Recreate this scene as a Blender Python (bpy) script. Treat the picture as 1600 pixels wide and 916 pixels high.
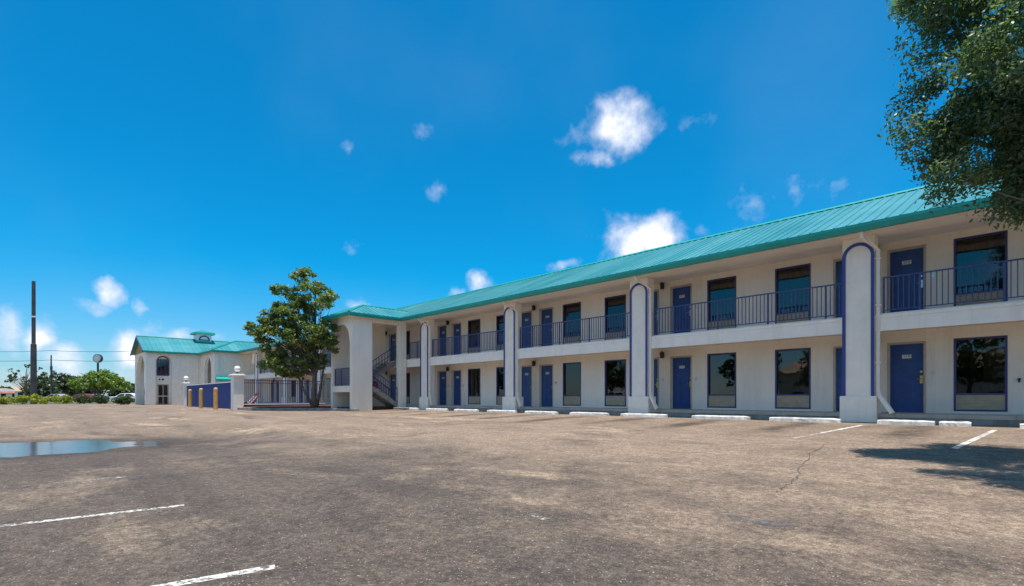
import bpy, math, random
import numpy as np
from mathutils import Vector, Euler

# ------------------------------------------------------------------ camera, sky, sun, exposure
for o in list(bpy.data.objects):
    bpy.data.objects.remove(o)
SC = bpy.context.scene
COL = SC.collection
R = math.radians

cam_data = bpy.data.cameras.new('camera')
cam = bpy.data.objects.new('camera', cam_data)
COL.objects.link(cam)
cam.location = (3.763, -17.291, 0.439)
cam.rotation_euler = (R(90), 0, R(45.965))
cam_data.sensor_width = 36.0
cam_data.lens = 811.3 / 1600 * 36
cam_data.shift_y = (621.8 - 458) / 1600
cam_data.clip_start = 0.05
cam_data.clip_end = 4000
SC.camera = cam

SUN_DIR = Vector((0.085, -0.035, 0.98)).normalized()
SUN_STRENGTH, SKY_STRENGTH, EXPOSURE = 3.3, 0.105, 0.90
HORIZON_TINT = (0.42, 0.58, 0.74)
SKY_TINT = (0.015, 0.58, 0.82)
CLOUD_COL = (7.0, 7.0, 7.3)

SC.view_settings.view_transform = 'Standard'
SC.view_settings.look = 'None'
SC.view_settings.gamma = 1
SC.view_settings.exposure = EXPOSURE
SC.view_settings.use_curve_mapping = False
SC.cycles.max_bounces = 14
SC.cycles.diffuse_bounces = 8
SC.cycles.transparent_max_bounces = 12

sun_data = bpy.data.lights.new('sun', 'SUN')
sun_data.energy = SUN_STRENGTH
sun_data.angle = R(0.53)
sun_data.color = (1.0, 0.955, 0.89)
sun = bpy.data.objects.new('sun', sun_data)
COL.objects.link(sun)
sun.rotation_euler = SUN_DIR.to_track_quat('Z', 'Y').to_euler()
sun.location = (0, 0, 60)

# azimuth, elevation (degrees), half width, half height (radians), weight
CLOUDS = [(124.3,27.3,0.063,0.048,1.00),(129.4,26.6,0.033,0.025,0.52),(127.2,24.4,0.041,0.022,0.75),(121.6,16.4,0.078,0.052,1.15),
 (115.4,16.7,0.023,0.017,0.52),(145.8,26.5,0.036,0.025,0.50),(144.0,21.4,0.031,0.021,0.50),(153.1,15.3,0.024,0.020,0.50),
 (139.6,12.4,0.036,0.023,0.85),(141.9,11.7,0.019,0.015,0.70),(173.7,9.1,0.022,0.023,0.95),(174.7,8.0,0.024,0.013,0.75),
 (171.9,8.1,0.020,0.013,0.75),(-179.9,5.4,0.024,0.036,.95),(178.4,4.8,0.023,0.036,1.0),(177.0,3.6,0.036,0.030,0.95),
 (178.3,1.6,0.127,0.024,0.62),(172.5,4.3,0.033,0.039,1.00),(170.6,5.9,0.024,0.020,0.65),(167.6,5.7,0.065,0.015,0.70),
 (171.3,2.1,0.078,0.028,0.58),(110.9,18.3,0.060,0.045,0.48),(105.9,18.9,0.10,0.045,0.44),(152.3,9.4,0.032,0.017,0.62),
 (130.7,14.4,0.033,0.014,0.60),(116.6,26.4,0.05,0.022,0.40),(153.4,24.5,0.023,0.025,0.42)]
def build_world():
    w = bpy.data.worlds.new('World')
    SC.world = w
    w.use_nodes = True
    nt = w.node_tree
    nt.nodes.clear()
    N = lambda t: nt.nodes.new(t)
    L = nt.links.new
    out = N('ShaderNodeOutputWorld'); bg = N('ShaderNodeBackground')
    L(bg.outputs[0], out.inputs[0])
    sky = N('ShaderNodeTexSky')
    sky.sky_type = 'NISHITA'; sky.sun_disc = False
    sky.sun_elevation = math.asin(SUN_DIR.z)
    sky.sun_rotation = math.atan2(SUN_DIR.x, SUN_DIR.y)
    sky.altitude = 10; sky.air_density = 1.0; sky.dust_density = 0.4; sky.ozone_density = 2.0
    tint = N('ShaderNodeMix'); tint.data_type = 'RGBA'; tint.blend_type = 'MULTIPLY'
    tint.inputs['Factor'].default_value = 1
    L(sky.outputs[0], tint.inputs['A'])
    tc = N('ShaderNodeTexCoord')
    sx = N('ShaderNodeSeparateXYZ'); L(tc.outputs['Generated'], sx.inputs[0])
    hz = N('ShaderNodeMapRange'); hz.interpolation_type = 'SMOOTHSTEP'; hz.inputs['From Min'].default_value = -.02; hz.inputs['From Max'].default_value = .24
    L(sx.outputs[2], hz.inputs[0])
    ht = N('ShaderNodeMix'); ht.data_type = 'RGBA'; L(hz.outputs[0], ht.inputs['Factor'])
    ht.inputs['A'].default_value = (*HORIZON_TINT, 1); ht.inputs['B'].default_value = (*SKY_TINT, 1)
    L(ht.outputs['Result'], tint.inputs['B'])
    def noise(scale, detail, rough=.55):
        n = N('ShaderNodeTexNoise'); n.inputs['Scale'].default_value = scale
        n.inputs['Detail'].default_value = detail; n.inputs['Roughness'].default_value = rough
        L(tc.outputs['Generated'], n.inputs['Vector']); return n
    nd = noise(16, 4)
    sub = N('ShaderNodeVectorMath'); sub.operation = 'SUBTRACT'
    L(nd.outputs['Color'], sub.inputs[0]); sub.inputs[1].default_value = (.5, .5, .5)
    scl = N('ShaderNodeVectorMath'); scl.operation = 'SCALE'; scl.inputs['Scale'].default_value = .05
    L(sub.outputs[0], scl.inputs[0])
    add = N('ShaderNodeVectorMath'); add.operation = 'ADD'
    L(tc.outputs['Generated'], add.inputs[0]); L(scl.outputs[0], add.inputs[1])
    cur = None
    for az, el, a, b, wt in CLOUDS:
        d = Vector((math.cos(R(az)) * math.cos(R(el)), math.sin(R(az)) * math.cos(R(el)), math.sin(R(el))))
        m = N('ShaderNodeMapping'); m.vector_type = 'TEXTURE'
        m.inputs['Location'].default_value = d
        m.inputs['Rotation'].default_value = Euler((0, -R(el), R(az)), 'XYZ')
        m.inputs['Scale'].default_value = (.35, a * 1.4, b * 1.4)
        L(add.outputs[0], m.inputs[0])
        ln = N('ShaderNodeVectorMath'); ln.operation = 'LENGTH'; L(m.outputs[0], ln.inputs[0])
        mr = N('ShaderNodeMapRange'); mr.interpolation_type = 'SMOOTHSTEP'
        mr.inputs['From Min'].default_value = 1.25; mr.inputs['From Max'].default_value = 0.1
        mr.inputs['To Min'].default_value = 0; mr.inputs['To Max'].default_value = wt
        L(ln.outputs['Value'], mr.inputs[0])
        if cur is None: cur = mr.outputs[0]
        else:
            mx = N('ShaderNodeMath'); mx.operation = 'MAXIMUM'; L(cur, mx.inputs[0]); L(mr.outputs[0], mx.inputs[1]); cur = mx.outputs[0]
    # broken cumulus added out of view, denser than in view, lifts the facade's light
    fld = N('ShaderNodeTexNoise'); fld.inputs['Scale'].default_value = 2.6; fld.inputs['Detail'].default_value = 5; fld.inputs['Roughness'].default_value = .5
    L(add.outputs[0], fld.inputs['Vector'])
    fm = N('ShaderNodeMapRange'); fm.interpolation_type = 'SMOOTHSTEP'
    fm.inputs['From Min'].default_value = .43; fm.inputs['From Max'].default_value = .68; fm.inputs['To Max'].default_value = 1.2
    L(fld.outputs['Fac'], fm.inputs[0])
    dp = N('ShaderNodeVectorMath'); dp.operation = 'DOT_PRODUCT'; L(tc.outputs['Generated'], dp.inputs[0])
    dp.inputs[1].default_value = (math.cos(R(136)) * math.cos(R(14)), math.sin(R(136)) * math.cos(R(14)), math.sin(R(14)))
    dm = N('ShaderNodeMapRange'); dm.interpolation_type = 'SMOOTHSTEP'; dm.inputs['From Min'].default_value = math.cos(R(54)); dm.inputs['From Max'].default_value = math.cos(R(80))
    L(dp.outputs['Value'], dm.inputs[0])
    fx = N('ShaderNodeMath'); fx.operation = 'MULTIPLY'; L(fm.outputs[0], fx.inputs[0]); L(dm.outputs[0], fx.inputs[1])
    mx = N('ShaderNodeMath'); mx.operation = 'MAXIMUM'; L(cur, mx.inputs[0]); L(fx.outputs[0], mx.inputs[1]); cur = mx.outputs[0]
    nf = noise(26, 8, .55)
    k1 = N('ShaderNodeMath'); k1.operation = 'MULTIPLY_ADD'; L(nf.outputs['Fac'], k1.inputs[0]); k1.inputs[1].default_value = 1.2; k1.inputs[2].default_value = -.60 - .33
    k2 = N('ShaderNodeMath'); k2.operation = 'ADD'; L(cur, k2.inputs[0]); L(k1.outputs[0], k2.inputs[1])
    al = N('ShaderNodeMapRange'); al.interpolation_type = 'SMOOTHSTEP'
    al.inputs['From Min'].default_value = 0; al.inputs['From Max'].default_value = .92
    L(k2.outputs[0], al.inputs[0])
    # a faint veil of thin high cloud
    nv = noise(2.2, 4, .5)
    veil = N('ShaderNodeMapRange'); veil.interpolation_type = 'SMOOTHSTEP'
    veil.inputs['From Min'].default_value = .46; veil.inputs['From Max'].default_value = .8
    veil.inputs['To Max'].default_value = .04
    L(nv.outputs['Fac'], veil.inputs[0])
    a2 = N('ShaderNodeMath'); a2.operation = 'MAXIMUM'; L(al.outputs[0], a2.inputs[0]); L(veil.outputs[0], a2.inputs[1])
    shade = N('ShaderNodeMix'); shade.data_type = 'RGBA'
    shade.inputs['A'].default_value = (*[c * f for c, f in zip(CLOUD_COL, (.60, .64, .74))], 1)
    shade.inputs['B'].default_value = (*CLOUD_COL, 1)
    sr = N('ShaderNodeMapRange'); sr.interpolation_type = 'SMOOTHSTEP'; sr.inputs['From Min'].default_value = .3; sr.inputs['From Max'].default_value = 1.15
    L(k2.outputs[0], sr.inputs[0]); L(sr.outputs[0], shade.inputs['Factor'])
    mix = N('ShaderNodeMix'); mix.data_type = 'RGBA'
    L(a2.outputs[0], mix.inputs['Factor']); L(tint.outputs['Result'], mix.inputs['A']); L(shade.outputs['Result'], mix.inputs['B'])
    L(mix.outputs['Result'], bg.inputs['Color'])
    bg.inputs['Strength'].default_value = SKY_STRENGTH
build_world()

# ------------------------------------------------------------------ helpers
def tag(o, label=None, cat=None, group=None, kind=None):
    if label: o['label'] = label
    if cat: o['category'] = cat
    if group: o['group'] = group
    if kind: o['kind'] = kind
    return o

def empty(name, loc=(0, 0, 0), parent=None):
    o = bpy.data.objects.new(name, None)
    COL.objects.link(o); o.location = loc; o.parent = parent
    o.empty_display_size = .2
    return o

def put(name, mesh, parent=None, loc=(0, 0, 0), rz=0):
    o = bpy.data.objects.new(name, mesh)
    COL.objects.link(o); o.parent = parent; o.location = loc
    if rz: o.rotation_euler = (0, 0, rz)
    return o

class MB:
    """collects polygons; build() makes one mesh object"""
    def __init__(s): s.v, s.f, s.m, s.cur = [], [], [], 0
    def mat(s, i): s.cur = i; return s
    def poly(s, pts):
        n = len(s.v); s.v += [tuple(p) for p in pts]; s.f.append(tuple(range(n, n + len(pts)))); s.m.append(s.cur); return s
    def hexa(s, b, t):
        n = len(s.v); s.v += [tuple(p) for p in b] + [tuple(p) for p in t]
        k = len(b)
        s.f.append(tuple(n + i for i in reversed(range(k)))); s.f.append(tuple(n + k + i for i in range(k)))
        for i in range(k):
            j = (i + 1) % k; s.f.append((n + i, n + j, n + k + j, n + k + i))
        s.m += [s.cur] * (k + 2); return s
    def box(s, x0, x1, y0, y1, z0, z1):
        return s.hexa([(x0, y0, z0), (x1, y0, z0), (x1, y1, z0), (x0, y1, z0)], [(x0, y0, z1), (x1, y0, z1), (x1, y1, z1), (x0, y1, z1)])
    def tube(s, path, r, n=6, caps=True, rot=0.):
        path = [Vector(p) for p in path]; rs = r if isinstance(r, (list, tuple)) else [r] * len(path)
        rings = []
        up = Vector((0, 0, 1))
        for i, p in enumerate(path):
            d = (path[min(i + 1, len(path) - 1)] - path[max(i - 1, 0)])
            d = d.normalized() if d.length > 1e-9 else up
            a = d.cross(up if abs(d.z) < .95 else Vector((1, 0, 0))).normalized(); b = d.cross(a)
            base = len(s.v); rings.append(base)
            for k in range(n):
                t = 2 * math.pi * k / n + rot
                s.v.append(tuple(p + a * math.cos(t) * rs[i] + b * math.sin(t) * rs[i]))
        for q, w in zip(rings, rings[1:]):
            for k in range(n):
                j = (k + 1) % n; s.f.append((q + k, w + k, w + j, q + j)); s.m.append(s.cur)
        if caps:
            s.f.append(tuple(rings[0] + k for k in range(n))); s.f.append(tuple(rings[-1] + k for k in reversed(range(n)))); s.m += [s.cur] * 2
        return s
    def lathe(s, prof, n=16, c=(0, 0, 0)):
        rings = []
        for r_, z in prof:
            rings.append(len(s.v))
            for k in range(n):
                t = 2 * math.pi * k / n; s.v.append((c[0] + r_ * math.cos(t), c[1] + r_ * math.sin(t), c[2] + z))
        for q, w in zip(rings, rings[1:]):
            for k in range(n):
                j = (k + 1) % n; s.f.append((q + k, q + j, w + j, w + k)); s.m.append(s.cur)
        s.f.append(tuple(rings[0] + k for k in reversed(range(n)))); s.f.append(tuple(rings[-1] + k for k in range(n))); s.m += [s.cur] * 2
        return s
    def add_mesh(s, me, off=(0, 0, 0)):
        n = len(s.v)
        s.v += [(v.co.x + off[0], v.co.y + off[1], v.co.z + off[2]) for v in me.vertices]
        for p in me.polygons: s.f.append(tuple(n + i for i in p.vertices)); s.m.append(s.cur)
    def mesh(s, name, *mats, smooth=False):
        me = bpy.data.meshes.new(name); me.from_pydata(s.v, [], s.f)
        for m in mats: me.materials.append(m)
        if len(mats) > 1: me.polygons.foreach_set('material_index', s.m)
        if smooth: me.polygons.foreach_set('use_smooth', [True] * len(me.polygons))
        me.update(); return me
    def build(s, name, mat, parent=None, loc=(0, 0, 0), smooth=False, bevel=0):
        mats = mat if isinstance(mat, (list, tuple)) else (mat,)
        o = put(name, s.mesh(name, *mats, smooth=smooth), parent, loc)
        if bevel:
            b = o.modifiers.new('bevel', 'BEVEL'); b.width = bevel; b.segments = 2; b.limit_method = 'ANGLE'
        return o

# ------------------------------------------------------------------ materials
class Mat:
    def __init__(s, name):
        s.m = bpy.data.materials.new(name); s.m.use_nodes = True
        s.nt = s.m.node_tree; s.b = s.nt.nodes['Principled BSDF']; s.out = s.nt.nodes['Material Output']
        s.geo = s.nt.nodes.new('ShaderNodeNewGeometry')
    def n(s, t): return s.nt.nodes.new(t)
    def l(s, a, b): s.nt.links.new(a, b)
    def noise(s, scale, detail=4, rough=.5, stretch=None, dist=0):
        x = s.n('ShaderNodeTexNoise'); x.inputs['Scale'].default_value = scale; x.inputs['Detail'].default_value = detail
        x.inputs['Roughness'].default_value = rough; x.inputs['Distortion'].default_value = dist
        v = s.geo.outputs['Position']
        if stretch:
            mp = s.n('ShaderNodeMapping'); mp.inputs['Scale'].default_value = stretch; s.l(v, mp.inputs[0]); v = mp.outputs[0]
        s.l(v, x.inputs['Vector']); return x.outputs['Fac']
    def ramp(s, v, a, b, lo=0, hi=1):
        r = s.n('ShaderNodeMapRange'); r.interpolation_type = 'SMOOTHSTEP'
        for k, q in (('From Min', a), ('From Max', b), ('To Min', lo), ('To Max', hi)): r.inputs[k].default_value = q
        s.l(v, r.inputs[0]); return r.outputs[0]
    def math(s, op, a, b=None, c=None):
        x = s.n('ShaderNodeMath'); x.operation = op
        for i, q in enumerate((a, b, c)):
            if q is None: continue
            if isinstance(q, (int, float)): x.inputs[i].default_value = q
            else: s.l(q, x.inputs[i])
        return x.outputs[0]
    def mix(s, f, a, b, mode='MIX'):
        x = s.n('ShaderNodeMix'); x.data_type = 'RGBA'; x.blend_type = mode
        for k, q in (('Factor', f), ('A', a), ('B', b)):
            i = x.inputs[k] if k == 'Factor' else [y for y in x.inputs if y.name == k and y.type == 'RGBA'][0]
            if isinstance(q, (int, float)): i.default_value = q
            elif isinstance(q, tuple): i.default_value = (*q, 1)
            else: s.l(q, i)
        return [y for y in x.outputs if y.type == 'RGBA'][0]
    def color(s, q):
        if isinstance(q, tuple): s.b.inputs['Base Color'].default_value = (*q, 1)
        else: s.l(q, s.b.inputs['Base Color'])
    def bump(s, h, dist, strength=1):
        x = s.n('ShaderNodeBump'); x.inputs['Distance'].default_value = dist; x.inputs['Strength'].default_value = strength
        s.l(h, x.inputs['Height']); s.l(x.outputs[0], s.b.inputs['Normal'])
    def set(s, **k):
        for q, v in k.items(): s.b.inputs[q.replace('_', ' ').title() if q != 'ior' else 'IOR'].default_value = v
        return s

def painted(name, c, rough=.5, var=.12, scale=3., dirt=0., bump=.0, bscale=60, dirt_col=(.26, .21, .16), metallic=0):
    M = Mat(name)
    lo = tuple(x * (1 - var) for x in c); hi = tuple(min(1, x * (1 + var * .6)) for x in c)
    col = M.mix(M.ramp(M.noise(scale, 6, .6), .3, .7), lo, hi)
    if dirt:
        d = M.math('MULTIPLY', M.ramp(M.noise(2.2, 9, .7, (1.6, 1.6, .22)), .47, .75), dirt)
        col = M.mix(d, col, dirt_col)
    M.color(col); M.set(roughness=rough, metallic=metallic)
    if bump: M.bump(M.noise(bscale, 5, .6), bump)
    return M.m

def siding(name, c):
    M = Mat(name)
    col = M.mix(M.ramp(M.noise(1.4, 7, .6, (1, 1, .4)), .3, .72), tuple(x * .9 for x in c), c)
    col = M.mix(M.math('MULTIPLY', M.ramp(M.noise(2.6, 9, .72, (1.5, 1.5, .15)), .5, .75), .16), col, (.3, .24, .18))
    M.color(col); M.set(roughness=.75)
    s = M.n('ShaderNodeSeparateXYZ'); M.l(M.geo.outputs['Position'], s.inputs[0])
    q = M.math('ADD', s.outputs[0], s.outputs[1])
    fr = M.math('FRACT', M.math('MULTIPLY', q, 5.0))
    g = M.math('MULTIPLY', M.ramp(fr, 0, .06), M.ramp(fr, .2, .14, 0, 1))
    g = M.math('SUBTRACT', 1, g)
    h = M.math('MULTIPLY_ADD', M.noise(70, 5, .6), .25, g)
    M.bump(h, .005, .6)
    return M.m

WALL = (.92, .84, .73)
M_wall = siding('wall_siding', WALL)
M_stucco = painted('stucco', (.91, .84, .74), .85, .05, 2.5, .16, .006, 90)
M_cream = painted('cream_trim', (.86, .79, .69), .6, .06, 2., .06, .002, 40)
M_white = painted('white_paint', (.87, .84, .79), .55, .08, 3., .15)
M_slab = painted('slab_edge_paint', (.93, .87, .78), .6, .04, 2.4, .16, .002, 50)
M_ceil = painted('soffit_paint', (.89, .82, .73), .8, .08, 2)
M_blue = painted('door_blue', (.022, .075, .27), .42, .15, 4.)
M_trim = painted('trim_blue', (.04, .06, .25), .45, .15, 4.)
M_rail = painted('railing_blue', (.05, .075, .205), .42, .15, 5.)
M_frame = painted('window_frame_blue', (.05, .05, .18), .4, .15, 5.)
M_jamb = painted('jamb_beige', (.50, .43, .34), .6, .1, 4., .15)
M_fascia = painted('fascia_teal', (.006, .32, .27), .4, .12, 1.5)
M_conc = painted('concrete', (.30, .28, .25), .9, .3, 3., .45, .006, 70, (.1, .09, .07))
M_floor = painted('floor_concrete', (.46, .41, .35), .9, .15, 2., .2)
M_stop = painted('wheel_stop_concrete', (.80, .75, .68), .85, .25, 6., .5, .008, 50, (.2, .18, .15))
M_brass = painted('brass', (.65, .45, .14), .3, .1, 8, metallic=.9)
M_nickel = painted('nickel', (.62, .62, .62), .3, .1, 8, metallic=.9)
M_black = painted('black_metal', (.02, .02, .022), .45, .2, 6)
M_ptac = painted('grille_beige', (.62, .53, .38), .55, .12, 6., .15)
M_dark = painted('dark_interior', (.03, .027, .025), .9, .2, 2)
M_curtain = painted('curtain', (.55, .43, .33), .9, .2, 6)
M_plate = painted('number_plate_white', (.7, .7, .68), .4, .05, 10)
M_yellow = painted('bollard_yellow', (.60, .34, .09), .5, .15, 5., .2)
M_fence = painted('fence_blue', (.018, .045, .21), .8, .2, 3.)
M_iron = painted('iron_fence_paint', (.07, .07, .2), .5, .2, 3.)
M_soffit = painted('gable_soffit', (.46, .24, .11), .8, .15, 3)
M_rust = painted('weathered_steel', (.07, .055, .055), .6, .4, 1.2, .3)
M_wood = painted('utility_wood', (.11, .09, .07), .9, .3, 2.)
M_red = painted('red_cloth', (.22, .015, .03), .8, .2, 8)
M_terracotta = painted('red_roof', (.32, .10, .06), .8, .2, .8)
M_tan = painted('tan_roof', (.40, .30, .2), .8, .2, .5)
M_rubber = painted('tyre_rubber', (.02, .02, .02), .8, .2, 5)

def roof_mat():
    M = Mat('teal_standing_seam')
    col = M.mix(M.ramp(M.noise(.9, 6, .6, (1, .35, 1)), .3, .75), (.022, .205, .225), (.05, .28, .30))
    oi = M.n('ShaderNodeObjectInfo'); col = M.mix(.14, col, M.mix(oi.outputs['Random'], (.0, .12, .13), (.3, .55, .56)))
    d = M.math('MULTIPLY', M.ramp(M.noise(.35, 6, .6), .5, .8), .25)
    M.color(M.mix(d, col, (.14, .37, .40))); M.set(roughness=.40)
    M.bump(M.noise(2.2, 3, .5), .006, .5)
    return M.m
M_roof = roof_mat()

def glass_mat():
    M = Mat('tinted_window_glass'); nt = M.nt
    gl = M.n('ShaderNodeBsdfGlossy'); gl.inputs['Roughness'].default_value = .015; gl.inputs['Color'].default_value = (.78, .74, .72, 1)
    tr = M.n('ShaderNodeBsdfTransparent'); tr.inputs['Color'].default_value = (.5, .49, .5, 1)
    fr = M.n('ShaderNodeFresnel'); fr.inputs['IOR'].default_value = 1.85
    b = M.n('ShaderNodeBump'); b.inputs['Distance'].default_value = .004; b.inputs['Strength'].default_value = .5
    M.l(M.noise(1.6, 2), b.inputs['Height']); M.l(b.outputs[0], gl.inputs['Normal'])
    mx = M.n('ShaderNodeMixShader'); M.l(fr.outputs[0], mx.inputs[0]); M.l(tr.outputs[0], mx.inputs[1]); M.l(gl.outputs[0], mx.inputs[2])
    M.l(mx.outputs[0], M.out.inputs[0]); return M.m
M_glass = glass_mat()

def globe_mat():
    M = Mat('white_globe'); M.color((.85, .85, .83)); M.set(roughness=.2); M.b.inputs['Subsurface Weight'].default_value = .0
    return M.m
M_globe = globe_mat()

def PE(M, X, Y):
    dx = M.math('ADD', X, 13.3); dy = M.math('ADD', Y, 18.2); ca, sa = math.cos(R(76)), math.sin(R(76))
    u = M.math('ADD', M.math('MULTIPLY', dx, ca / 4), M.math('MULTIPLY', dy, sa / 4))
    v = M.math('ADD', M.math('MULTIPLY', dx, -sa / 2.5), M.math('MULTIPLY', dy, ca / 2.5))
    return M.math('SQRT', M.math('ADD', M.math('MULTIPLY', u, u), M.math('MULTIPLY', v, v)))

def asphalt_mat():
    M = Mat('worn_asphalt')
    s = M.n('ShaderNodeSeparateXYZ'); M.l(M.geo.outputs['Position'], s.inputs[0]); X, Y = s.outputs[0], s.outputs[1]
    big = M.noise(.16, 7, .62, dist=.6); mid = M.noise(.9, 10, .74, dist=.5); fine = M.noise(9, 6, .75)
    agg = M.noise(75, 3, .75)
    vor = M.n('ShaderNodeTexVoronoi'); vor.inputs['Scale'].default_value = 42; M.l(M.geo.outputs['Position'], vor.inputs['Vector'])
    track = M.noise(1, 8, .66, (.06, .8, 1))
    # newer, darker seal coat under the near row of stalls; a lighter, sanded driving aisle further in
    yy = M.math('ADD', Y, M.math('MULTIPLY_ADD', big, 10.0, -5.0))
    yy = M.math('ADD', yy, M.math('MULTIPLY_ADD', mid, 5.0, -2.5))
    aisle = M.math('MAXIMUM', M.ramp(yy, -15.2, -9.2), M.math('MULTIPLY', M.ramp(M.math('ADD', X, M.math('MULTIPLY_ADD', mid, 8.0, -4.0)), -12.0, -17.0), .85))
    base = M.mix(aisle, (.084, .078, .076), (.208, .180, .156))
    k = M.ramp(M.math('ADD', M.math('MULTIPLY', mid, .7), M.math('MULTIPLY', track, .5)), .46, .76)
    base = M.mix(M.math('MULTIPLY', k, M.math('MULTIPLY_ADD', aisle, .6, .2)), base, (.33, .285, .235))
    dk = M.ramp(M.noise(.45, 10, .74, (.6, 1, 1), dist=.8), .53, .66)
    base = M.mix(M.math('MULTIPLY', dk, .62), base, (.082, .073, .070))
    sand = M.math('MULTIPLY', M.ramp(M.noise(.5, 10, .74, (.45, 1.0, 1), dist=.4), .555, .67), M.ramp(fine, .3, .6))
    base = M.mix(M.math('MULTIPLY', sand, M.math('MULTIPLY_ADD', aisle, .60, .32)), base, (.52, .45, .36))
    pits = M.ramp(M.noise(3.2, 8, .8), .62, .74)
    base = M.mix(M.math('MULTIPLY', pits, .5), base, (.05, .045, .043))
    # oil drip streaks down the middle of each stall in front of the building
    fx = M.math('FRACT', M.math('MULTIPLY_ADD', X, 1 / 2.62, -.11))
    oil = M.math('MULTIPLY', M.ramp(M.math('ABSOLUTE', M.math('ADD', fx, -.5)), .24, .04), M.math('MULTIPLY', M.ramp(Y, -5.2, -3.4), M.ramp(Y, -.3, -1.2)))
    oil = M.math('MULTIPLY', oil, M.ramp(M.noise(.8, 6, .7), .3, .62))
    base = M.mix(M.math('MULTIPLY', oil, .85), base, (.05, .042, .036))
    damp = M.math('MULTIPLY', M.ramp(PE(M, X, Y), 1.42, 1.06), M.ramp(M.noise(1.6, 8, .7), .28, .55))
    base = M.mix(M.math('MULTIPLY', damp, .62), base, (.045, .038, .032))
    # grit of several sizes
    g1 = M.noise(5.5, 7, .78); g2 = M.noise(19, 5, .75)
    base = M.mix(1.0, base, M.mix(M.ramp(g1, .36, .64), (.80, .79, .79), (1.13, 1.12, 1.11)), 'MULTIPLY')
    base = M.mix(1.0, base, M.mix(M.ramp(g2, .36, .64), (.66, .65, .65), (1.26, 1.25, 1.24)), 'MULTIPLY')
    # aggregate speckle
    sp = M.ramp(agg, .33, .72)
    base = M.mix(.85, base, M.mix(sp, (.30, .29, .28), (1.0, 1.0, 1.0)), 'MULTIPLY')
    base = M.mix(.32, base, (1.0, 1.0, 1.0), 'MULTIPLY')
    stone = M.math('MULTIPLY', M.ramp(vor.outputs['Distance'], .30, .12), M.ramp(M.noise(28, 3, .6), .5, .66))
    base = M.mix(M.math('MULTIPLY', stone, .8), base, (.52, .47, .41))
    base = M.mix(1.0, base, (1.47, 1.27, 1.09), 'MULTIPLY')
    M.color(base); M.set(roughness=.92)
    M.b.inputs['Specular IOR Level'].default_value = .3
    M.bump(M.math('ADD', M.math('MULTIPLY', agg, 1), M.math('MULTIPLY', fine, .5)), .012, .8)
    return M.m
M_asphalt = asphalt_mat()

def ground_mat():
    M = Mat('dry_grass')
    c = M.mix(M.ramp(M.noise(.06, 7, .6), .35, .65), (.075, .085, .03), (.16, .13, .07))
    M.color(M.mix(M.ramp(M.noise(3, 6, .7), .3, .7, 0, .5), c, (.05, .07, .02))); M.set(roughness=.95)
    return M.m
M_ground = ground_mat()

def paint_line_mat():
    M = Mat('worn_line_paint')
    M.color(M.mix(M.noise(12, 5, .6), (.62, .58, .52), (.80, .76, .70))); M.set(roughness=.8)
    tr = M.n('ShaderNodeBsdfTransparent'); mx = M.n('ShaderNodeMixShader')
    w = M.math('MULTIPLY_ADD', M.noise(1.1, 3), .5, M.math('MULTIPLY', M.noise(22, 7, .75), .8))
    M.l(M.ramp(w, .58, .72), mx.inputs[0]); M.l(M.b.outputs[0], mx.inputs[1]); M.l(tr.outputs[0], mx.inputs[2])
    M.l(mx.outputs[0], M.out.inputs[0]); return M.m
M_line = paint_line_mat()

def faded_line_mat():
    m = M_line.copy(); m.name = 'faded_line_paint'
    for n in m.node_tree.nodes:
        if n.type == 'MAP_RANGE' and abs(n.inputs['From Min'].default_value - .58) < .01:
            n.inputs['From Min'].default_value = .48; n.inputs['From Max'].default_value = .64
    return m
M_faded = faded_line_mat()

def water_mat():
    M = Mat('puddle_water'); M.color((.05, .042, .034)); M.set(roughness=.14, ior=1.33)
    M.b.inputs['Specular IOR Level'].default_value = .5
    M.bump(M.noise(3.5, 3), .006, .35); return M.m
M_water = water_mat()
def patch_mat():
    M = Mat('tar_patch'); M.color((.12, .11, .108)); M.set(roughness=.85)
    tr = M.n('ShaderNodeBsdfTransparent'); mx = M.n('ShaderNodeMixShader')
    M.l(M.ramp(M.noise(7, 7, .75), .36, .6), mx.inputs[0]); M.l(M.b.outputs[0], mx.inputs[1]); M.l(tr.outputs[0], mx.inputs[2])
    M.l(mx.outputs[0], M.out.inputs[0]); return M.m
M_tar = patch_mat()
M_crack = painted('crack_dark', (.06, .052, .046), .95, .3, 9.)

def mulch_mat():
    M = Mat('red_mulch'); M.color(M.mix(M.noise(18, 5, .7), (.05, .014, .01), (.17, .05, .03))); M.set(roughness=.95)
    M.bump(M.noise(25, 5, .7), .05); return M.m
M_mulch = mulch_mat()

def leaf_mat(name, dark, light, alt=None, trans=.35, rough=.45):
    M = Mat(name)
    at = M.n('ShaderNodeAttribute'); at.attribute_name = 'rnd'
    c = M.mix(at.outputs['Fac'], dark, light)
    if alt: c = M.mix(M.ramp(at.outputs['Fac'], .9, .95), c, alt)
    M.color(c); M.set(roughness=rough)
    t = M.n('ShaderNodeBsdfTranslucent'); M.l(M.mix(1.0, c, (1.5, 1.7, .55), 'MULTIPLY'), t.inputs['Color'])
    mx = M.n('ShaderNodeMixShader'); mx.inputs[0].default_value = trans
    M.l(M.b.outputs[0], mx.inputs[1]); M.l(t.outputs[0], mx.inputs[2]); M.l(mx.outputs[0], M.out.inputs[0]); return M.m
M_bark = painted('bark', (.16, .13, .1), .95, .4, 4., bump=.03, bscale=14)
M_oak = leaf_mat('oak_leaf', (.06, .11, .075), (.15, .21, .125), (.28, .33, .09), .45)
M_magnolia = leaf_mat('magnolia_leaf', (.07, .115, .035), (.21, .255, .075), (.36, .26, .08), .4, .45)
M_lime = leaf_mat('lime_leaf', (.08, .14, .018), (.22, .30, .035), (.24, .27, .05), .35)
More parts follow.
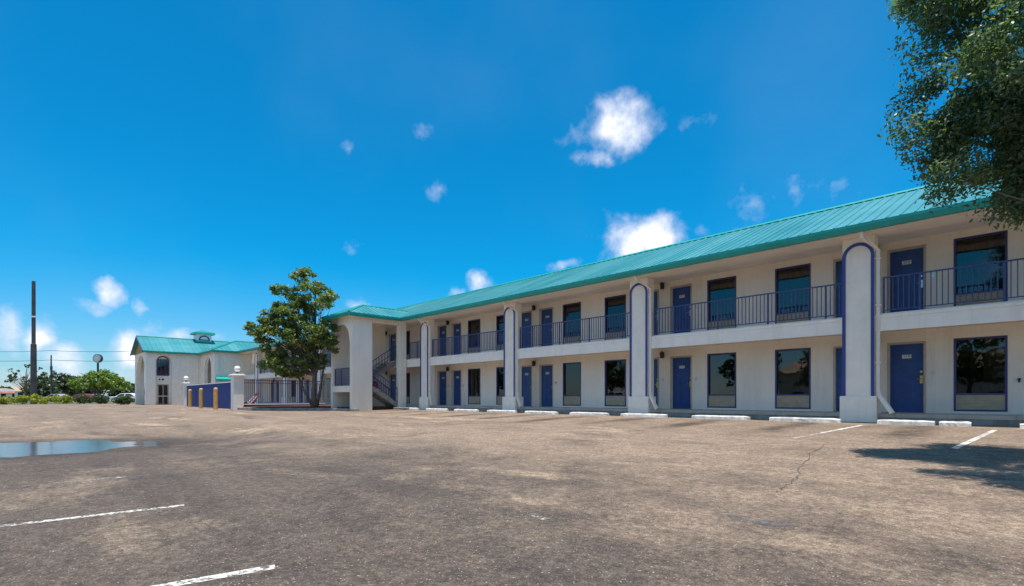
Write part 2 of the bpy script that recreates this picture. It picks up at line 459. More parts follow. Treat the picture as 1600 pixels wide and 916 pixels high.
M_green = leaf_mat('green_leaf', (.025, .05, .014), (.07, .11, .03), None, .25)
M_hedge = leaf_mat('hedge_leaf', (.16, .19, .012), (.42, .40, .03), (.5, .45, .06), .3)
M_dull = leaf_mat('distant_leaf', (.03, .05, .022), (.075, .095, .04), None, .2)

# ------------------------------------------------------------------ ground, lot, markings
PUD_C, PUD_Z = (-13.3, -18.2), -0.75
def pud_e(x, y):
    dx, dy = x - PUD_C[0], y - PUD_C[1]
    a = R(76); u = dx * math.cos(a) + dy * math.sin(a); v = -dx * math.sin(a) + dy * math.cos(a)
    w = .05 * math.sin(u * 2.1 + .6) + .04 * math.sin(u * 4.7 + v) + .03 * math.sin(v * 5.3 + 1.3) + .02 * math.sin(u * 9.1 + 2)
    return math.hypot(u / 3.9, v / 2.3) + w * 1.7 + .035 * math.sin(u * 14 + v * 9) * math.sin(v * 17 - u * 5)
def gz0(x, y):
    t = min(1, max(0, (x + 38) / 28)); t = t * t * (3 - 2 * t)
    return -.24 + (.006 + .026 * t) * max(-24., min(y, 0))
def gz(x, y):
    z = gz0(x, y)
    if -32 < x < 4 and -34 < y < -6:
        e = pud_e(x, y)
        if e < 2.4:
            k = min(1, max(0, (e - 1.35) / 1.05)); k = k * k * (3 - 2 * k)
            z = (PUD_Z + .03 * (e - 1)) * (1 - k) + z * k
    return z
def frange(a, b, s): return list(np.arange(a, b - 1e-6, s))
LX = frange(-78, -20, 1.) + frange(-20, 8, .25) + frange(8, 27, 1.)
LY = frange(-48, -22, 1.) + frange(-22, 0, .25) + [0., .3]
def grid(name, xs, ys, dz, mat):
    ny = len(ys)
    v = [(x, y, gz(x, y) + dz) for x in xs for y in ys]
    f = [(i * ny + j, (i + 1) * ny + j, (i + 1) * ny + j + 1, i * ny + j + 1) for i in range(len(xs) - 1) for j in range(ny - 1)]
    me = bpy.data.meshes.new(name); me.from_pydata(v, [], f); me.materials.append(mat)
    me.polygons.foreach_set('use_smooth', [True] * len(f)); me.update()
    return tag(put(name, me), kind='structure')
grid('parking_lot', LX, LY, 0, M_asphalt)
grid('ground', [-2500, -900, -400, -220, -140, -100] + LX + [60, 140, 400, 1200, 2500], [-2500, -900, -300, -120, -70] + LY + [20, 60, 200, 800, 2500], -.05, M_ground)

me = MB()
n = 48
ring = []
for k in range(n):
    t = 2 * math.pi * k / n
    q = 1.
    while pud_e(PUD_C[0] + q * math.cos(t), PUD_C[1] + q * math.sin(t)) < 1.15: q += .05
    ring.append((PUD_C[0] + q * math.cos(t), PUD_C[1] + q * math.sin(t), PUD_Z))
me.poly(ring)
tag(me.build('puddle', M_water), 'shallow puddle on the asphalt mirroring the sky', kind='structure')

def line(name, p0, p1, w, mat, dz=.004, seg=14):
    p0, p1 = Vector(p0), Vector(p1); d = (p1 - p0).normalized(); q = Vector((-d.y, d.x)) * w / 2
    b = MB(); prev = None
    for i in range(seg + 1):
        c = p0.lerp(p1, i / seg)
        a, e = c + q, c - q
        cur = ((a.x, a.y, gz(a.x, a.y) + dz), (e.x, e.y, gz(e.x, e.y) + dz))
        if prev: b.poly([prev[0], prev[1], cur[1], cur[0]])
        prev = cur
    return tag(b.build(name, mat), kind='structure')
for p0, p1, m in [((-2.87, -15.91), (-4.05, -20.6), M_line), ((-.02, -15.95), (-1.2, -20.6), M_line), ((-5.85, -15.8), (-7.0, -20.4), M_faded),
                  ((-8.7, -15.7), (-9.9, -20.4), M_faded), ((2.8, -16.0), (1.6, -20.8), M_line),
                  ((.36, -1.25), (.02, -5.45), M_line), ((2.92, -1.45), (2.64, -5.75), M_line), ((5.55, -1.4), (5.25, -5.8), M_line),
                  ((-2.25, -1.3), (-2.5, -5.3), M_faded), ((-4.9, -1.3), (-5.15, -5.3), M_faded), ((-7.5, -1.3), (-7.75, -5.3), M_faded), ((-10.1, -1.3), (-10.4, -5.3), M_faded)]:
    line('parking_line', p0, p1, .10, m)
line('parking_line', (3.0, -1.5), (5.5, -1.45), .09, M_faded)
for p0, p1 in [((-.62, -15.5), (-.42, -15.05)), ((-.9, -14.3), (-.55, -14.05)), ((-.05, -13.6), (.55, -13.75))]:
    line('parking_line', p0, p1, .09, M_faded)

def crack(path, w, seed):
    r = random.Random(seed); b = MB(); prev = None
    pts = []
    for (x0, y0), (x1, y1) in zip(path, path[1:]):
        for k in range(9):
            t = k / 9; pts.append((x0 + (x1 - x0) * t + r.gauss(0, .022), y0 + (y1 - y0) * t + r.gauss(0, .022)))
    for i, (x, y) in enumerate(pts):
        ww = w * r.uniform(.35, 1.2); cur = ((x - ww, y, gz(x, y) + .006), (x + ww, y, gz(x, y) + .006))
        if prev: b.poly([prev[0], prev[1], cur[1], cur[0]])
        prev = cur
    tag(b.build('asphalt_crack', M_crack), kind='structure')
crack([(1.01, -5.65), (.85, -6.28), (1.07, -7.99), (1.54, -10.1), (1.64, -10.83), (1.69, -11.34)], .0055, 3)
b = MB(); b.poly([(2.0 + .28 * math.cos(t) * (1 + .2 * math.sin(3 * t)), -12.58 + .13 * math.sin(t) * (1 + .25 * math.cos(2 * t)), gz(2.0 + .28 * math.cos(t), -12.58 + .13 * math.sin(t)) + .005) for t in np.linspace(0, 6.283, 25)[:-1]])
tag(b.build('asphalt_patch', M_tar), kind='structure')

# ------------------------------------------------------------------ motel dimensions
S = 7.152; D = 1.722; XL, XR = -54.0, 12.0; YB = 9.0
UP = 2.788; SLT, SLB = 2.656, 2.295
EAVE_Y, EAVE_Z, RIDGE_Y, RIDGE_Z = -.6, 5.2, 4.5, 7.40
SL = (RIDGE_Z - EAVE_Z) / (RIDGE_Y - EAVE_Y)
CEIL = 5.10
DOORS = [(-1.0, -.194), (.427, 1.237)]
WINS = [(1.905, 3.0), (4.333, 5.445)]

# walkway (setting) with joints between its pours
wk = MB().box(XL, XR, .1, YB, -.35, -.006)
walk = tag(wk.build('walkway', M_conc, bevel=.01), kind='structure')
sl = MB().box(0.006, S / 3 - .006, .08, D + .15, -.10, 0.0).mesh('pavement_slab', M_floor)
x = XL
while x < XR - S / 3:
    put('pavement_slab', sl, walk, (x, 0, 0)); x += S / 3

motel = tag(empty('motel_building', (0, 0, 0)), 'long two storey motel with teal metal roof and blue railings', 'building')

# -------- walls with openings
def wall_strip(b, z0, z1, ops, y0, y1, xa, xb):
    """ops: (x0,x1,za,zb) openings, boxes butt end to end"""
    ops = sorted(ops); x = xa
    for o0, o1, za, zb in ops:
        if o0 > x: b.box(x, o0, y0, y1, z0, z1)
        if za > z0 + .001: b.box(o0, o1, y0, y1, z0, za)
        if zb < z1 - .001: b.box(o0, o1, y0, y1, zb, z1)
        x = o1
    if x < xb: b.box(x, xb, y0, y1, z0, z1)
BAYS = list(range(-1, 8))
def bay_ops(base):
    r = []
    for i in BAYS:
        for a, c in DOORS:
            if XL + .3 < a - i * S and c - i * S < XR - .2: r.append((a - i * S, c - i * S, base, base + 2.03))
        for a, c in WINS:
            if XL + .3 < a - i * S and c - i * S < XR - .2: r.append((a - i * S, c - i * S, base + .068, base + 2.099))
    return r
for base, z0, z1 in ((0, 0, SLB + .2), (UP, SLB + .2, CEIL + .1)):
    b = MB(); wall_strip(b, z0, z1, bay_ops(base), D, D + .18, XL, XR)
    b.build('wall', M_wall, motel)
b = MB(); b.box(XL, XR, YB - .2, YB, 0, CEIL + .1); b.build('wall', M_wall, motel)
for xa in (XL, XR - .2):
    b = MB()
    b.hexa([(xa, D + .182, 0), (xa + .2, D + .182, 0), (xa + .2, YB - .202, 0), (xa, YB - .202, 0)], [(xa, D + .182, CEIL), (xa + .2, D + .182, CEIL), (xa + .2, YB - .202, CEIL), (xa, YB - .202, CEIL)])
    b.build('wall', M_wall, motel)
# dark room partitions a little way behind the windows keep the rooms closed
b = MB(); b.box(XL + .25, XR - .25, D + 3.2, D + 3.3, .01, CEIL); b.build('partition', M_dark, motel)

# -------- upper floor slab, its painted edge beam, ceiling
MB().box(XL, XR, .16, YB - .25, SLB + .12, UP).build('floor_slab', M_ceil, motel)
for i in BAYS + [8]:
    xa, xb = max(XL, -i * S), min(XR, -(i - 1) * S)
    if xb - xa > .5:
        bm = MB().box(xa + .003, xb - .003, .10, .155, SLB, SLT)
        bm.box(xa + .003, xb - .003, .085, .155, SLT + .001, SLT + .09)
        bm.build('edge_beam', M_slab, motel, bevel=.006)
MB().box(XL, XR, -.42, D - .005, CEIL, CEIL + .06).build('ceiling', M_ceil, motel)
MB().box(XL, XR, -.43, .42, 4.99, CEIL - .002).build('eave_beam', M_cream, motel, bevel=.008)

# -------- columns
def arch_band(hw, z0, zt, bw, y0, y1, seg=18):
    b = MB(); zs = zt - hw
    out = [(-hw, z0), (-hw, zs)] + [(-hw * math.cos(t), zs + hw * math.sin(t)) for t in np.linspace(0, math.pi, seg + 1)[1:-1]] + [(hw, zs), (hw, z0)]
    h = hw - bw
    inn = [(-h, z0), (-h, zs)] + [(-h * math.cos(t), zs + h * math.sin(t)) for t in np.linspace(0, math.pi, seg + 1)[1:-1]] + [(h, zs), (h, z0)]
    for i in range(len(out) - 1):
        a, c, e, g = out[i], out[i + 1], inn[i + 1], inn[i]
        b.hexa([(a[0], y0, a[1]), (c[0], y0, c[1]), (e[0], y0, e[1]), (g[0], y0, g[1])], [(a[0], y1, a[1]), (c[0], y1, c[1]), (e[0], y1, e[1]), (g[0], y1, g[1])])
    return b
HW, BHW, BT, ARCH = .386, .447, .491, 4.831
shaft_me = MB().box(-HW, HW, 0, .46, BT - .01, 4.986).mesh('column', M_stucco)
trim_me = arch_band(HW + .004, BT + .002, ARCH, .085, -.022, -.001).mesh('arch_trim', M_trim)
base_b = MB().box(-BHW, BHW, -.055, .52, -.45, BT)
base_me = base_b.mesh('column_base', M_stucco)
spout = MB().tube([(.2, -.52, 5.02), (.2, -.5, 4.86), (.455, .10, 4.56), (.455, .10, .60)], .062, 4, rot=math.pi / 4)
spout.tube([(.455, .09, .60), (.50, .05, .50), (.80, -.03, .02)], .068, 4, rot=math.pi / 4)
spout_me = spout.mesh('downspout', M_cream)
clip_me = MB().box(-.075, .075, -.075, .075, 0, .035).mesh('downspout_strap', M_cream)
for i in BAYS:
    X = -i * S
    if i == 4: continue
    c = put('column', shaft_me, motel, (X, 0, 0))
    bv = c.modifiers.new('bevel', 'BEVEL'); bv.width = .012; bv.segments = 2
    put('arch_trim', trim_me, c)
    cb = put('column_base', base_me, c); bv = cb.modifiers.new('bevel', 'BEVEL'); bv.width = .018; bv.segments = 2
    ds = put('downspout', spout_me, motel, (X, 0, 0))
    for z in (1.4, 3.0, 4.3): put('downspout_strap', clip_me, ds, (.455, .10, z))
c = put('column', shaft_me, motel, (-4 * S, 0, 0)); put('arch_trim', trim_me, c); put('column_base', base_me, c)

# -------- doors and windows (meshes shared)
dw = .81
db = MB().box(0, dw, .10, .145, .012, 2.025)
for (a, c) in ((.10, .36), (.45, .71)):
    for (e, g) in ((.16, .75), (.88, 1.52), (1.64, 1.9)):
        db.box(a, c, .092, .1005, e, g); db.box(a + .04, c - .04, .085, .0925, e + .04, g - .04)
door_me = db.mesh('door', M_blue)
jb = MB().box(-.055, -.002, -.018, .175, 0, 2.03 + .055).box(dw + .002, dw + .055, -.018, .175, 0, 2.03 + .055).box(-.001, dw + .001, -.018, .175, 2.032, 2.085)
jamb_me = jb.mesh('door_frame', M_jamb)
def handle_mesh(mat):
    h = MB().box(.715, .785, .07, .099, .86, 1.09).tube([(.75, .075, .99), (.75, .03, .99), (.66, .03, .985)], .014, 6)
    h.tube([(.75, .10, 1.2), (.75, .065, 1.2)], .032, 10)
    return h.mesh('handle', mat)
handle_lo, handle_hi = handle_mesh(M_brass), handle_mesh(M_nickel)
def text_mesh(body, size, ext=.003):
    c = bpy.data.curves.new('t', 'FONT'); c.body = body; c.size = size; c.extrude = ext; c.align_x = 'CENTER'; c.align_y = 'CENTER'; c.resolution_u = 3
    o = bpy.data.objects.new('t', c); COL.objects.link(o)
    dg = bpy.context.evaluated_depsgraph_get(); m = bpy.data.meshes.new_from_object(o.evaluated_get(dg))
    bpy.data.objects.remove(o); bpy.data.curves.remove(c); return m
def plate(num):
    b = MB().box(-.11, .11, .078, .092, -.055, .055).mat(1)
    t = text_mesh(num, .105)
    n0 = len(b.v)
    b.v += [(v.co.x, .0765 - v.co.z, v.co.y) for v in t.vertices]
    for p in t.polygons: b.f.append(tuple(n0 + k for k in p.vertices)); b.m.append(1)
    bpy.data.meshes.remove(t)
    return b.mesh('number_plate', M_plate, M_black)
sill_me = MB().box(-.06, dw + .06, -.02, .2, -.004, .011).mesh('threshold', M_conc)

def window_parts(w):
    H = 2.031; f = .05; gz_ = .50
    fr = MB().box(0, f, -.012, .12, 0, H).box(w - f, w, -.012, .12, 0, H).box(f, w - f, -.012, .12, H - f, H).box(f, w - f, -.012, .12, 0, f * .8).box(f, w - f, -.012, .12, gz_ - .05, gz_)
    pane = MB().box(f, w - f, .075, .083, gz_, H - f)
    ac = MB().box(f + .003, w - f - .003, .05, .1, f * .8 + .002, gz_ - .052)
    x0, x1 = f + .02, w - f - .02
    for k in range(9):
        z = .07 + k * .041
        ac.hexa([(x0, .014, z), (x1, .014, z), (x1, .049, z + .012), (x0, .049, z + .012)], [(x0, .014, z + .016), (x1, .014, z + .016), (x1, .049, z + .028), (x0, .049, z + .028)])
    for a, c in ((f + .003, f + .02), (w - f - .02, w - f - .003)): ac.box(a, c, .006, .049, f * .8 + .002, gz_ - .052)
    ac.box(x0, x1, .006, .049, gz_ - .068, gz_ - .052)
    # pleated curtain behind the glass, part drawn
    def curtain(xa, xb):
        b = MB(); n = int((xb - xa) / .03)
        pts = [(xa + (xb - xa) * k / n, .30 + .03 * math.sin(k * 1.7) + .01 * math.sin(k * .61)) for k in range(n + 1)]
        for (a, y), (c, z) in zip(pts, pts[1:]): b.poly([(a, y, .3), (c, z, .3), (c, z, H - .02), (a, y, H - .02)])
        return b.mesh('curtain', M_curtain, smooth=True)
    return fr.mesh('window', M_frame), pane.mesh('pane', M_glass), ac.mesh('air_conditioner', M_ptac), [curtain(-.1, w + .1), curtain(-.1, w * .38), curtain(w * .55, w + .1)]
win_me = [window_parts(c - a) for a, c in WINS]
lamp_b = MB().box(-.045, .045, -.03, 0, -.02, .16).box(-.07, .07, -.17, -.032, .11, .15).box(-.055, .055, -.155, -.045, -.08, .108).box(-.03, .03, -.13, -.07, .151, .19)
lamp_me = lamp_b.mesh('wall_lamp', M_black)
tst_me = MB().box(-.035, .035, -.02, 0, -.06, .06).tube([(0, -.02, 0), (0, -.05, 0)], .018, 8).mesh('bell_box', M_nickel)

rr = random.Random(5)
for base, floor_no, hd in ((0, 1, handle_lo), (UP, 2, handle_hi)):
    cnt = 19
    for i in BAYS:
        if i < 0: num0 = 21
        X = -i * S
        for q, (a, c) in reversed(list(enumerate(DOORS))):
            if not (XL + .3 < a + X and c + X < XR - .2): continue
            d = put('door', door_me, motel, (a + X, D, base))
            put('door_frame', jamb_me, d); put('handle', hd, d); put('threshold', sill_me, d)
            if i >= 0 and i <= 6:
                put('number_plate', plate('%d%02d' % (floor_no, cnt)), d, (dw / 2, 0, 1.66)); cnt -= 1
            put('bell_box', tst_me, motel, (a + X + dw + .22, D, base + 1.17))
        for q, (a, c) in enumerate(WINS):
            if not (XL + .3 < a + X and c + X < XR - .2): continue
            fr, pane, ac, cur = win_me[q]
            w = put('window', fr, motel, (a + X, D, base + .068))
            put('pane', pane, w); put('air_conditioner', ac, w)
            k = rr.random()
            cu = cur[0] if k < (.45 if floor_no == 2 else .2) else (cur[1] if k < .6 else (cur[2] if k < .8 else None))
            if cu: put('curtain', cu, w)
        if XL + .3 < X < XR - .2: put('wall_lamp', lamp_me, motel, (X + .06, D, base + 2.12))

put('hose_bib', MB().tube([(0, 0, 0), (0, -.07, 0), (0, -.09, -.05)], .022, 8).tube([(0, -.05, .01), (0, -.05, .05)], .035, 8).mesh('hose_bib', M_black), motel, (3.22, D, .9))

# -------- railings
RAILZ = 1.005
bal_me = MB().box(-.0105, .0105, -.0105, .0105, .085, RAILZ - .03).mesh('baluster', M_rail)
post_me = MB().box(-.022, .022, -.022, .022, 0, RAILZ - .03).mesh('post', M_rail)
def railing(xa, xb, y, z, parent, along='x', gap=.118, mate=M_rail, bal=None, post=None, name='railing'):
    n = max(2, round((xb - xa) / gap)); ln = xb - xa
    rb = MB().box(0, ln, -.024, .024, RAILZ - .032, RAILZ + .004).box(0, ln, -.016, .016, .075, .10)
    r = rb.build(name, mate, parent, (xa, y, z) if along == 'x' else (y, xa, z))
    if along != 'x': r.rotation_euler = (0, 0, math.pi / 2)
    for k in range(n + 1):
        x = min(ln - .022, max(.022, ln * k / n))
        if k in (0, n) or (k % 14 == 7): put('post', post or post_me, r, (x, 0, 0))
        else: put('baluster', bal or bal_me, r, (x, 0, 0))
    return r
for i in (-1, 0, 1, 2, 3):
    railing(-i * S + .54, min(XR - .1, -(i - 1) * S - HW - .01), .20, UP, motel)
railing(-4 * S + HW, -26.2, .20, UP, motel); railing(-23.3, -3 * S - HW - .02, .20, UP, motel)
for i in (5, 6, 7):
    railing(-i * S + .54, -(i - 1) * S - HW - .01, .20, UP, motel, gap=.16)

# -------- metal roofs: sheets with ribs, one object for each sheet
def clip_poly(P, lo, hi):
    def half(P, c, sgn):
        out = []
        for i in range(len(P)):
            a, b = P[i], P[(i + 1) % len(P)]
            da, db_ = sgn * (a[0] - c), sgn * (b[0] - c)
            if da >= 0: out.append(a)
            if (da > 0 > db_) or (da < 0 < db_):
                t = da / (da - db_); out.append((a[0] + (b[0] - a[0]) * t, a[1] + (b[1] - a[1]) * t))
        return out
    P = half(P, lo, 1)
    return half(P, hi, -1) if len(P) > 2 else []
def t_range(P, s):
    ts = []
    for i in range(len(P)):
        a, b = P[i], P[(i + 1) % len(P)]
        if (a[0] - s) * (b[0] - s) <= 0 and abs(a[0] - b[0]) > 1e-9:
            t = (s - a[0]) / (b[0] - a[0]); ts.append(a[1] + (b[1] - a[1]) * t)
    return (min(ts), max(ts)) if ts else (0, 0)
def roof_face(parent, pts, eave_dir, sheet=.914, rib=.305, rh=.03, rw=.028, mat=None, deck=.05):
    pts = [Vector(p) for p in pts]; u = Vector(eave_dir).normalized()
    nrm = Vector((0, 0, 0))
    for i in range(len(pts)): nrm += pts[i].cross(pts[(i + 1) % len(pts)])
    nrm.normalize()
    if nrm.z < 0: nrm = -nrm
    v = nrm.cross(u)
    if v.z < 0: v = -v
    o = pts[0]
    P = [((p - o).dot(u), (p - o).dot(v)) for p in pts]
    # counter-clockwise in (u,v)
    area = sum(P[i][0] * P[(i + 1) % len(P)][1] - P[(i + 1) % len(P)][0] * P[i][1] for i in range(len(P)))
    if area < 0: P = P[::-1]
    s0, s1 = min(p[0] for p in P), max(p[0] for p in P)
    W = lambda s, t, h=0: o + u * s + v * t + nrm * h
    k = 0; s = s0
    while s < s1 - .02:
        e = min(s + sheet, s1)
        Q = clip_poly(P, s + .0015, e - .0015)
        if len(Q) > 2:
            b = MB(); b.hexa([W(a, c, -.012) for a, c in Q], [W(a, c, 0) for a, c in Q])
            rs = s + .03
            while rs < e - .01:
                t0, t1 = t_range(P, rs)
                if t1 - t0 > .05:
                    b.hexa([W(rs - rw, t0, 0), W(rs + rw, t0, 0), W(rs + rw, t1, 0), W(rs - rw, t1, 0)], [W(rs - rw * .45, t0, rh), W(rs + rw * .45, t0, rh), W(rs + rw * .45, t1, rh), W(rs - rw * .45, t1, rh)])
                rs += rib
            b.build('roof_sheet', mat or M_roof, parent)
        s = e
    # deck under the sheets
    b = MB(); b.hexa([W(a, c, -.02 - deck) for a, c in P], [W(a, c, -.02) for a, c in P]); return b
TE = .0
def rz_main(y): return EAVE_Z + SL * (y - EAVE_Y)
EX0, EX1 = -53.8, XR + .5
TX0, TX1, TXM, TYF = -26.5, -23.0, -24.75, -3.9
TRZ = EAVE_Z + (TX1 - TXM) * SL; TYB = EAVE_Y + (TRZ - EAVE_Z) / SL
rd = MB(); rd.box(EX0, EX1, RIDGE_Y - .01, RIDGE_Y + .01, RIDGE_Z - .25, RIDGE_Z - .1)
roof = rd.build('roof', M_fascia, motel)
fb = roof_face(roof, [(EX0, EAVE_Y, EAVE_Z), (EX1, EAVE_Y, EAVE_Z), (EX1, RIDGE_Y, RIDGE_Z), (EX0, RIDGE_Y, RIDGE_Z)], (1, 0, 0))
fb.build('roof_deck', M_fascia, roof)
b = MB(); yb = 2 * RIDGE_Y - EAVE_Y
b.hexa([(EX0, RIDGE_Y, RIDGE_Z - .06), (EX1, RIDGE_Y, RIDGE_Z - .06), (EX1, yb, EAVE_Z - .06), (EX0, yb, EAVE_Z - .06)], [(EX0, RIDGE_Y, RIDGE_Z), (EX1, RIDGE_Y, RIDGE_Z), (EX1, yb, EAVE_Z), (EX0, yb, EAVE_Z)])
b.build('rear_slope', M_roof, roof)
b = MB(); b.hexa([(EX0, RIDGE_Y - .16, RIDGE_Z - .03), (EX1, RIDGE_Y - .16, RIDGE_Z - .03), (EX1, RIDGE_Y + .16, RIDGE_Z - .03), (EX0, RIDGE_Y + .16, RIDGE_Z - .03)],
                 [(EX0, RIDGE_Y - .05, RIDGE_Z + .06), (EX1, RIDGE_Y - .05, RIDGE_Z + .06), (EX1, RIDGE_Y + .05, RIDGE_Z + .06), (EX0, RIDGE_Y + .05, RIDGE_Z + .06)])
b.build('ridge_cap', M_fascia, roof)
def gutter(parent, p0, p1, nrm, h=.2, d=.13):
    p0, p1, nv = Vector(p0), Vector(p1), Vector(nrm).normalized() * d
    z = Vector((0, 0, h)); prof = [(0, 0), (.65, 0), (.85, .35), (1, .62), (1, 1), (0, 1)]
    b = MB(); A = [p0 + nv * a + z * c for a, c in prof]; B = [p1 + nv * a + z * c for a, c in prof]
    b.hexa(A, B); return b.build('gutter', M_fascia, parent)
gutter(roof, (EX0, EAVE_Y + .03, EAVE_Z - .22), (TX0, EAVE_Y + .03, EAVE_Z - .22), (0, -1, 0))
gutter(roof, (TX1, EAVE_Y + .03, EAVE_Z - .22), (EX1, EAVE_Y + .03, EAVE_Z - .22), (0, -1, 0))
b = MB(); 
for X in (XL + .005, XR - .205):   # gable ends
    b.hexa([(X, D, CEIL + .1), (X, YB, CEIL + .1), (X, RIDGE_Y, RIDGE_Z - .1)], [(X + .2, D, CEIL + .1), (X + .2, YB, CEIL + .1), (X + .2, RIDGE_Y, RIDGE_Z - .1)])
b.build('gable_wall', M_wall, motel)

# -------- stair tower
tr = MB(); tr.box(TXM - .02, TXM + .02, -1.9, .6, TRZ - .3, TRZ - .12)
troof = tr.build('tower_roof', M_fascia, motel)
b = roof_face(troof, [(TX1, TYF, EAVE_Z), (TX1, EAVE_Y, EAVE_Z), (TXM, TYB, TRZ), (TXM, TYF + (TX1 - TXM), TRZ)], (0, 1, 0)); b.build('roof_deck', M_fascia, troof)
b = roof_face(troof, [(TX0, TYF, EAVE_Z), (TX0, EAVE_Y, EAVE_Z), (TXM, TYB, TRZ), (TXM, TYF + (TX1 - TXM), TRZ)], (0, 1, 0)); b.build('roof_deck', M_fascia, troof)
b = roof_face(troof, [(TX0, TYF, EAVE_Z), (TX1, TYF, EAVE_Z), (TXM, TYF + (TX1 - TXM), TRZ)], (1, 0, 0)); b.build('roof_deck', M_fascia, troof)
b = MB().tube([(TX1, TYF, EAVE_Z + .01), (TXM, TYF + 1.75, TRZ + .01)], .06, 6).tube([(TX0, TYF, EAVE_Z + .01), (TXM, TYF + 1.75, TRZ + .01)], .06, 6).tube([(TXM, TYF + 1.75, TRZ + .01), (TXM, TYB, TRZ + .01)], .06, 6)
b.build('hip_cap', M_fascia, troof)
gutter(troof, (TX1 - .03, TYF, EAVE_Z - .22), (TX1 - .03, EAVE_Y - .1, EAVE_Z - .22), (1, 0, 0)); gutter(troof, (TX0 + .03, TYF, EAVE_Z - .22), (TX0 + .03, EAVE_Y - .1, EAVE_Z - .22), (-1, 0, 0)); gutter(troof, (TX0 - .1, TYF + .03, EAVE_Z - .22), (TX1 + .1, TYF + .03, EAVE_Z - .22), (0, -1, 0))

def arch_header(b, a0, a1, zs, ztop, P, seg=16):
    """wall above an arched opening a0..a1 springing at zs up to ztop; P(a, z, side) -> 3D"""
    c, r_ = (a0 + a1) / 2, (a1 - a0) / 2
    for k in range(seg):
        t0, t1 = a0 + (a1 - a0) * k / seg, a0 + (a1 - a0) * (k + 1) / seg
        z0 = zs + math.sqrt(max(0, r_ * r_ - (t0 - c) ** 2)); z1 = zs + math.sqrt(max(0, r_ * r_ - (t1 - c) ** 2))
        b.hexa([P(t0, z0, 0), P(t1, z1, 0), P(t1, ztop, 0), P(t0, ztop, 0)], [P(t0, z0, 1), P(t1, z1, 1), P(t1, ztop, 1), P(t0, ztop, 1)])
WT = CEIL - .02
tw = MB()
tw.box(-23.65, -23.4, -3.48, -2.25, -.35, WT)                       # pier on the right face
tw.box(-26.1, -25.88, -3.48, .05, -.35, WT)                         # left wall
tw.box(-23.72, -23.652, -3.48, -3.26, -.35, WT)
arch_header(tw, -25.878, -23.722, 3.62, WT, lambda a, z, s: (a, -3.48 + .22 * s, z))
tw.box(-25.878, -23.722, -3.48, -3.26, .77, 1.13)                   # landing edge
tower = tw.build('stair_tower', M_wall, motel)
MB().box(-23.72, -23.4, -.46, .04, -.35, WT).build('pillar', M_stucco, tower, bevel=.01)
MB().box(-23.66, -23.42, -2.248, -.462, 4.8, WT).build('header', M_cream, tower)
MB().box(-26.3, -23.1, -3.8, .0, WT + .002, WT + .05).build('ceiling', M_ceil, tower)
MB().box(-25.87, -23.66, -3.25, -2.3, 1.08, 1.26).build('landing', M_conc, tower)
railing(-25.8, -23.75, -3.37, 1.15, tower, gap=.12)
NST, Z0, Z1 = 8, -.1, 1.26
tread_me = MB().box(-.5, .5, -.15, .15, -.045, 0).mesh('stair_tread', M_floor)
for k in range(7):
    put('stair_tread', tread_me, tower, (-24.1, -.45 - k * .275, Z0 + (k + 1) * (Z1 - Z0) / 8))
    put('stair_tread', tread_me, tower, (-25.3, -2.15 + k * .3, Z1 + (k + 1) * (UP - Z1) / 8))
def stringer(x, ya, za, yb_, zb):
    b = MB(); b.hexa([(x - .03, ya, za - .28), (x + .03, ya, za - .28), (x + .03, ya, za), (x - .03, ya, za)], [(x - .03, yb_, zb - .28), (x + .03, yb_, zb - .28), (x + .03, yb_, zb), (x - .03, yb_, zb)]); b.build('stringer', M_conc, tower)
stringer(-23.62, -.25, Z0 + .1, -2.3, Z1); stringer(-24.63, -.25, Z0 + .1, -2.3, Z1)
stringer(-24.75, -2.3, Z1, .1, UP); stringer(-25.82, -2.3, Z1, .1, UP)
def stair_rail(x, ya, za, yb_, zb):
    b = MB().tube([(x, ya, za + .92), (x, yb_, zb + .92)], .024, 6).tube([(x, ya, za + .55), (x, yb_, zb + .55)], .015, 6).tube([(x, ya, za + .12), (x, yb_, zb + .12)], .016, 6)
    r = b.build('stair_railing', M_rail, tower)
    n = 12; me_ = MB().box(-.011, .011, -.011, .011, .12, .92).mesh('baluster', M_rail)
    for k in range(n + 1): put('baluster', me_, r, (x, ya + (yb_ - ya) * k / n, za + (zb - za) * k / n))
stair_rail(-23.58, -.3, Z0 + .05, -2.25, Z1); stair_rail(-24.7, -2.25, Z1, .1, UP); stair_rail(-24.6, -.3, Z0 + .05, -2.25, Z1)

# ------------------------------------------------------------------ office building with porch and cupola
GO = -.30
office = tag(empty('office_building', (-61, 0, GO)), 'cream office block with porch arches, teal roof and small roof lantern', 'building')
def off(o): o.location = Vector(o.location) - Vector(office.location); return o
OX0, OX1, OYF, OYB = -66.2, -59.6, -7.4, 7.0
RX, RZ_ = -62.9, 6.94; OE = 5.2
ow = MB()
ow.box(OX1 - .75, OX1, OYF, -6.6, GO, 5.1)                    # right porch pillar
ow.box(OX0, OX0 + .8, OYF, -6.65, GO, 5.1)                    # left porch pillar
arch_header(ow, -6.6 + .002, -5.2 - .002, 4.1, 5.1, lambda a, z, s: (OX1 - .35 * (1 - s), a, z))
ow.box(OX0, OX1, -5.2, OYB, GO, 5.1)                          # lobby
arch_header(ow, OX0 + .802, OX1 - .752, 3.0 - .6, 5.1, lambda a, z, s: (a, OYF + .02 + .35 * s, z), 24)
ow.hexa([(OX0, OYF + .02, 5.102), (OX1, OYF + .02, 5.102), (RX, OYF + .02, RZ_ - .12)], [(OX0, OYF + .37, 5.102), (OX1, OYF + .37, 5.102), (RX, OYF + .37, RZ_ - .12)])
off(ow.build('wall', M_stucco, office))
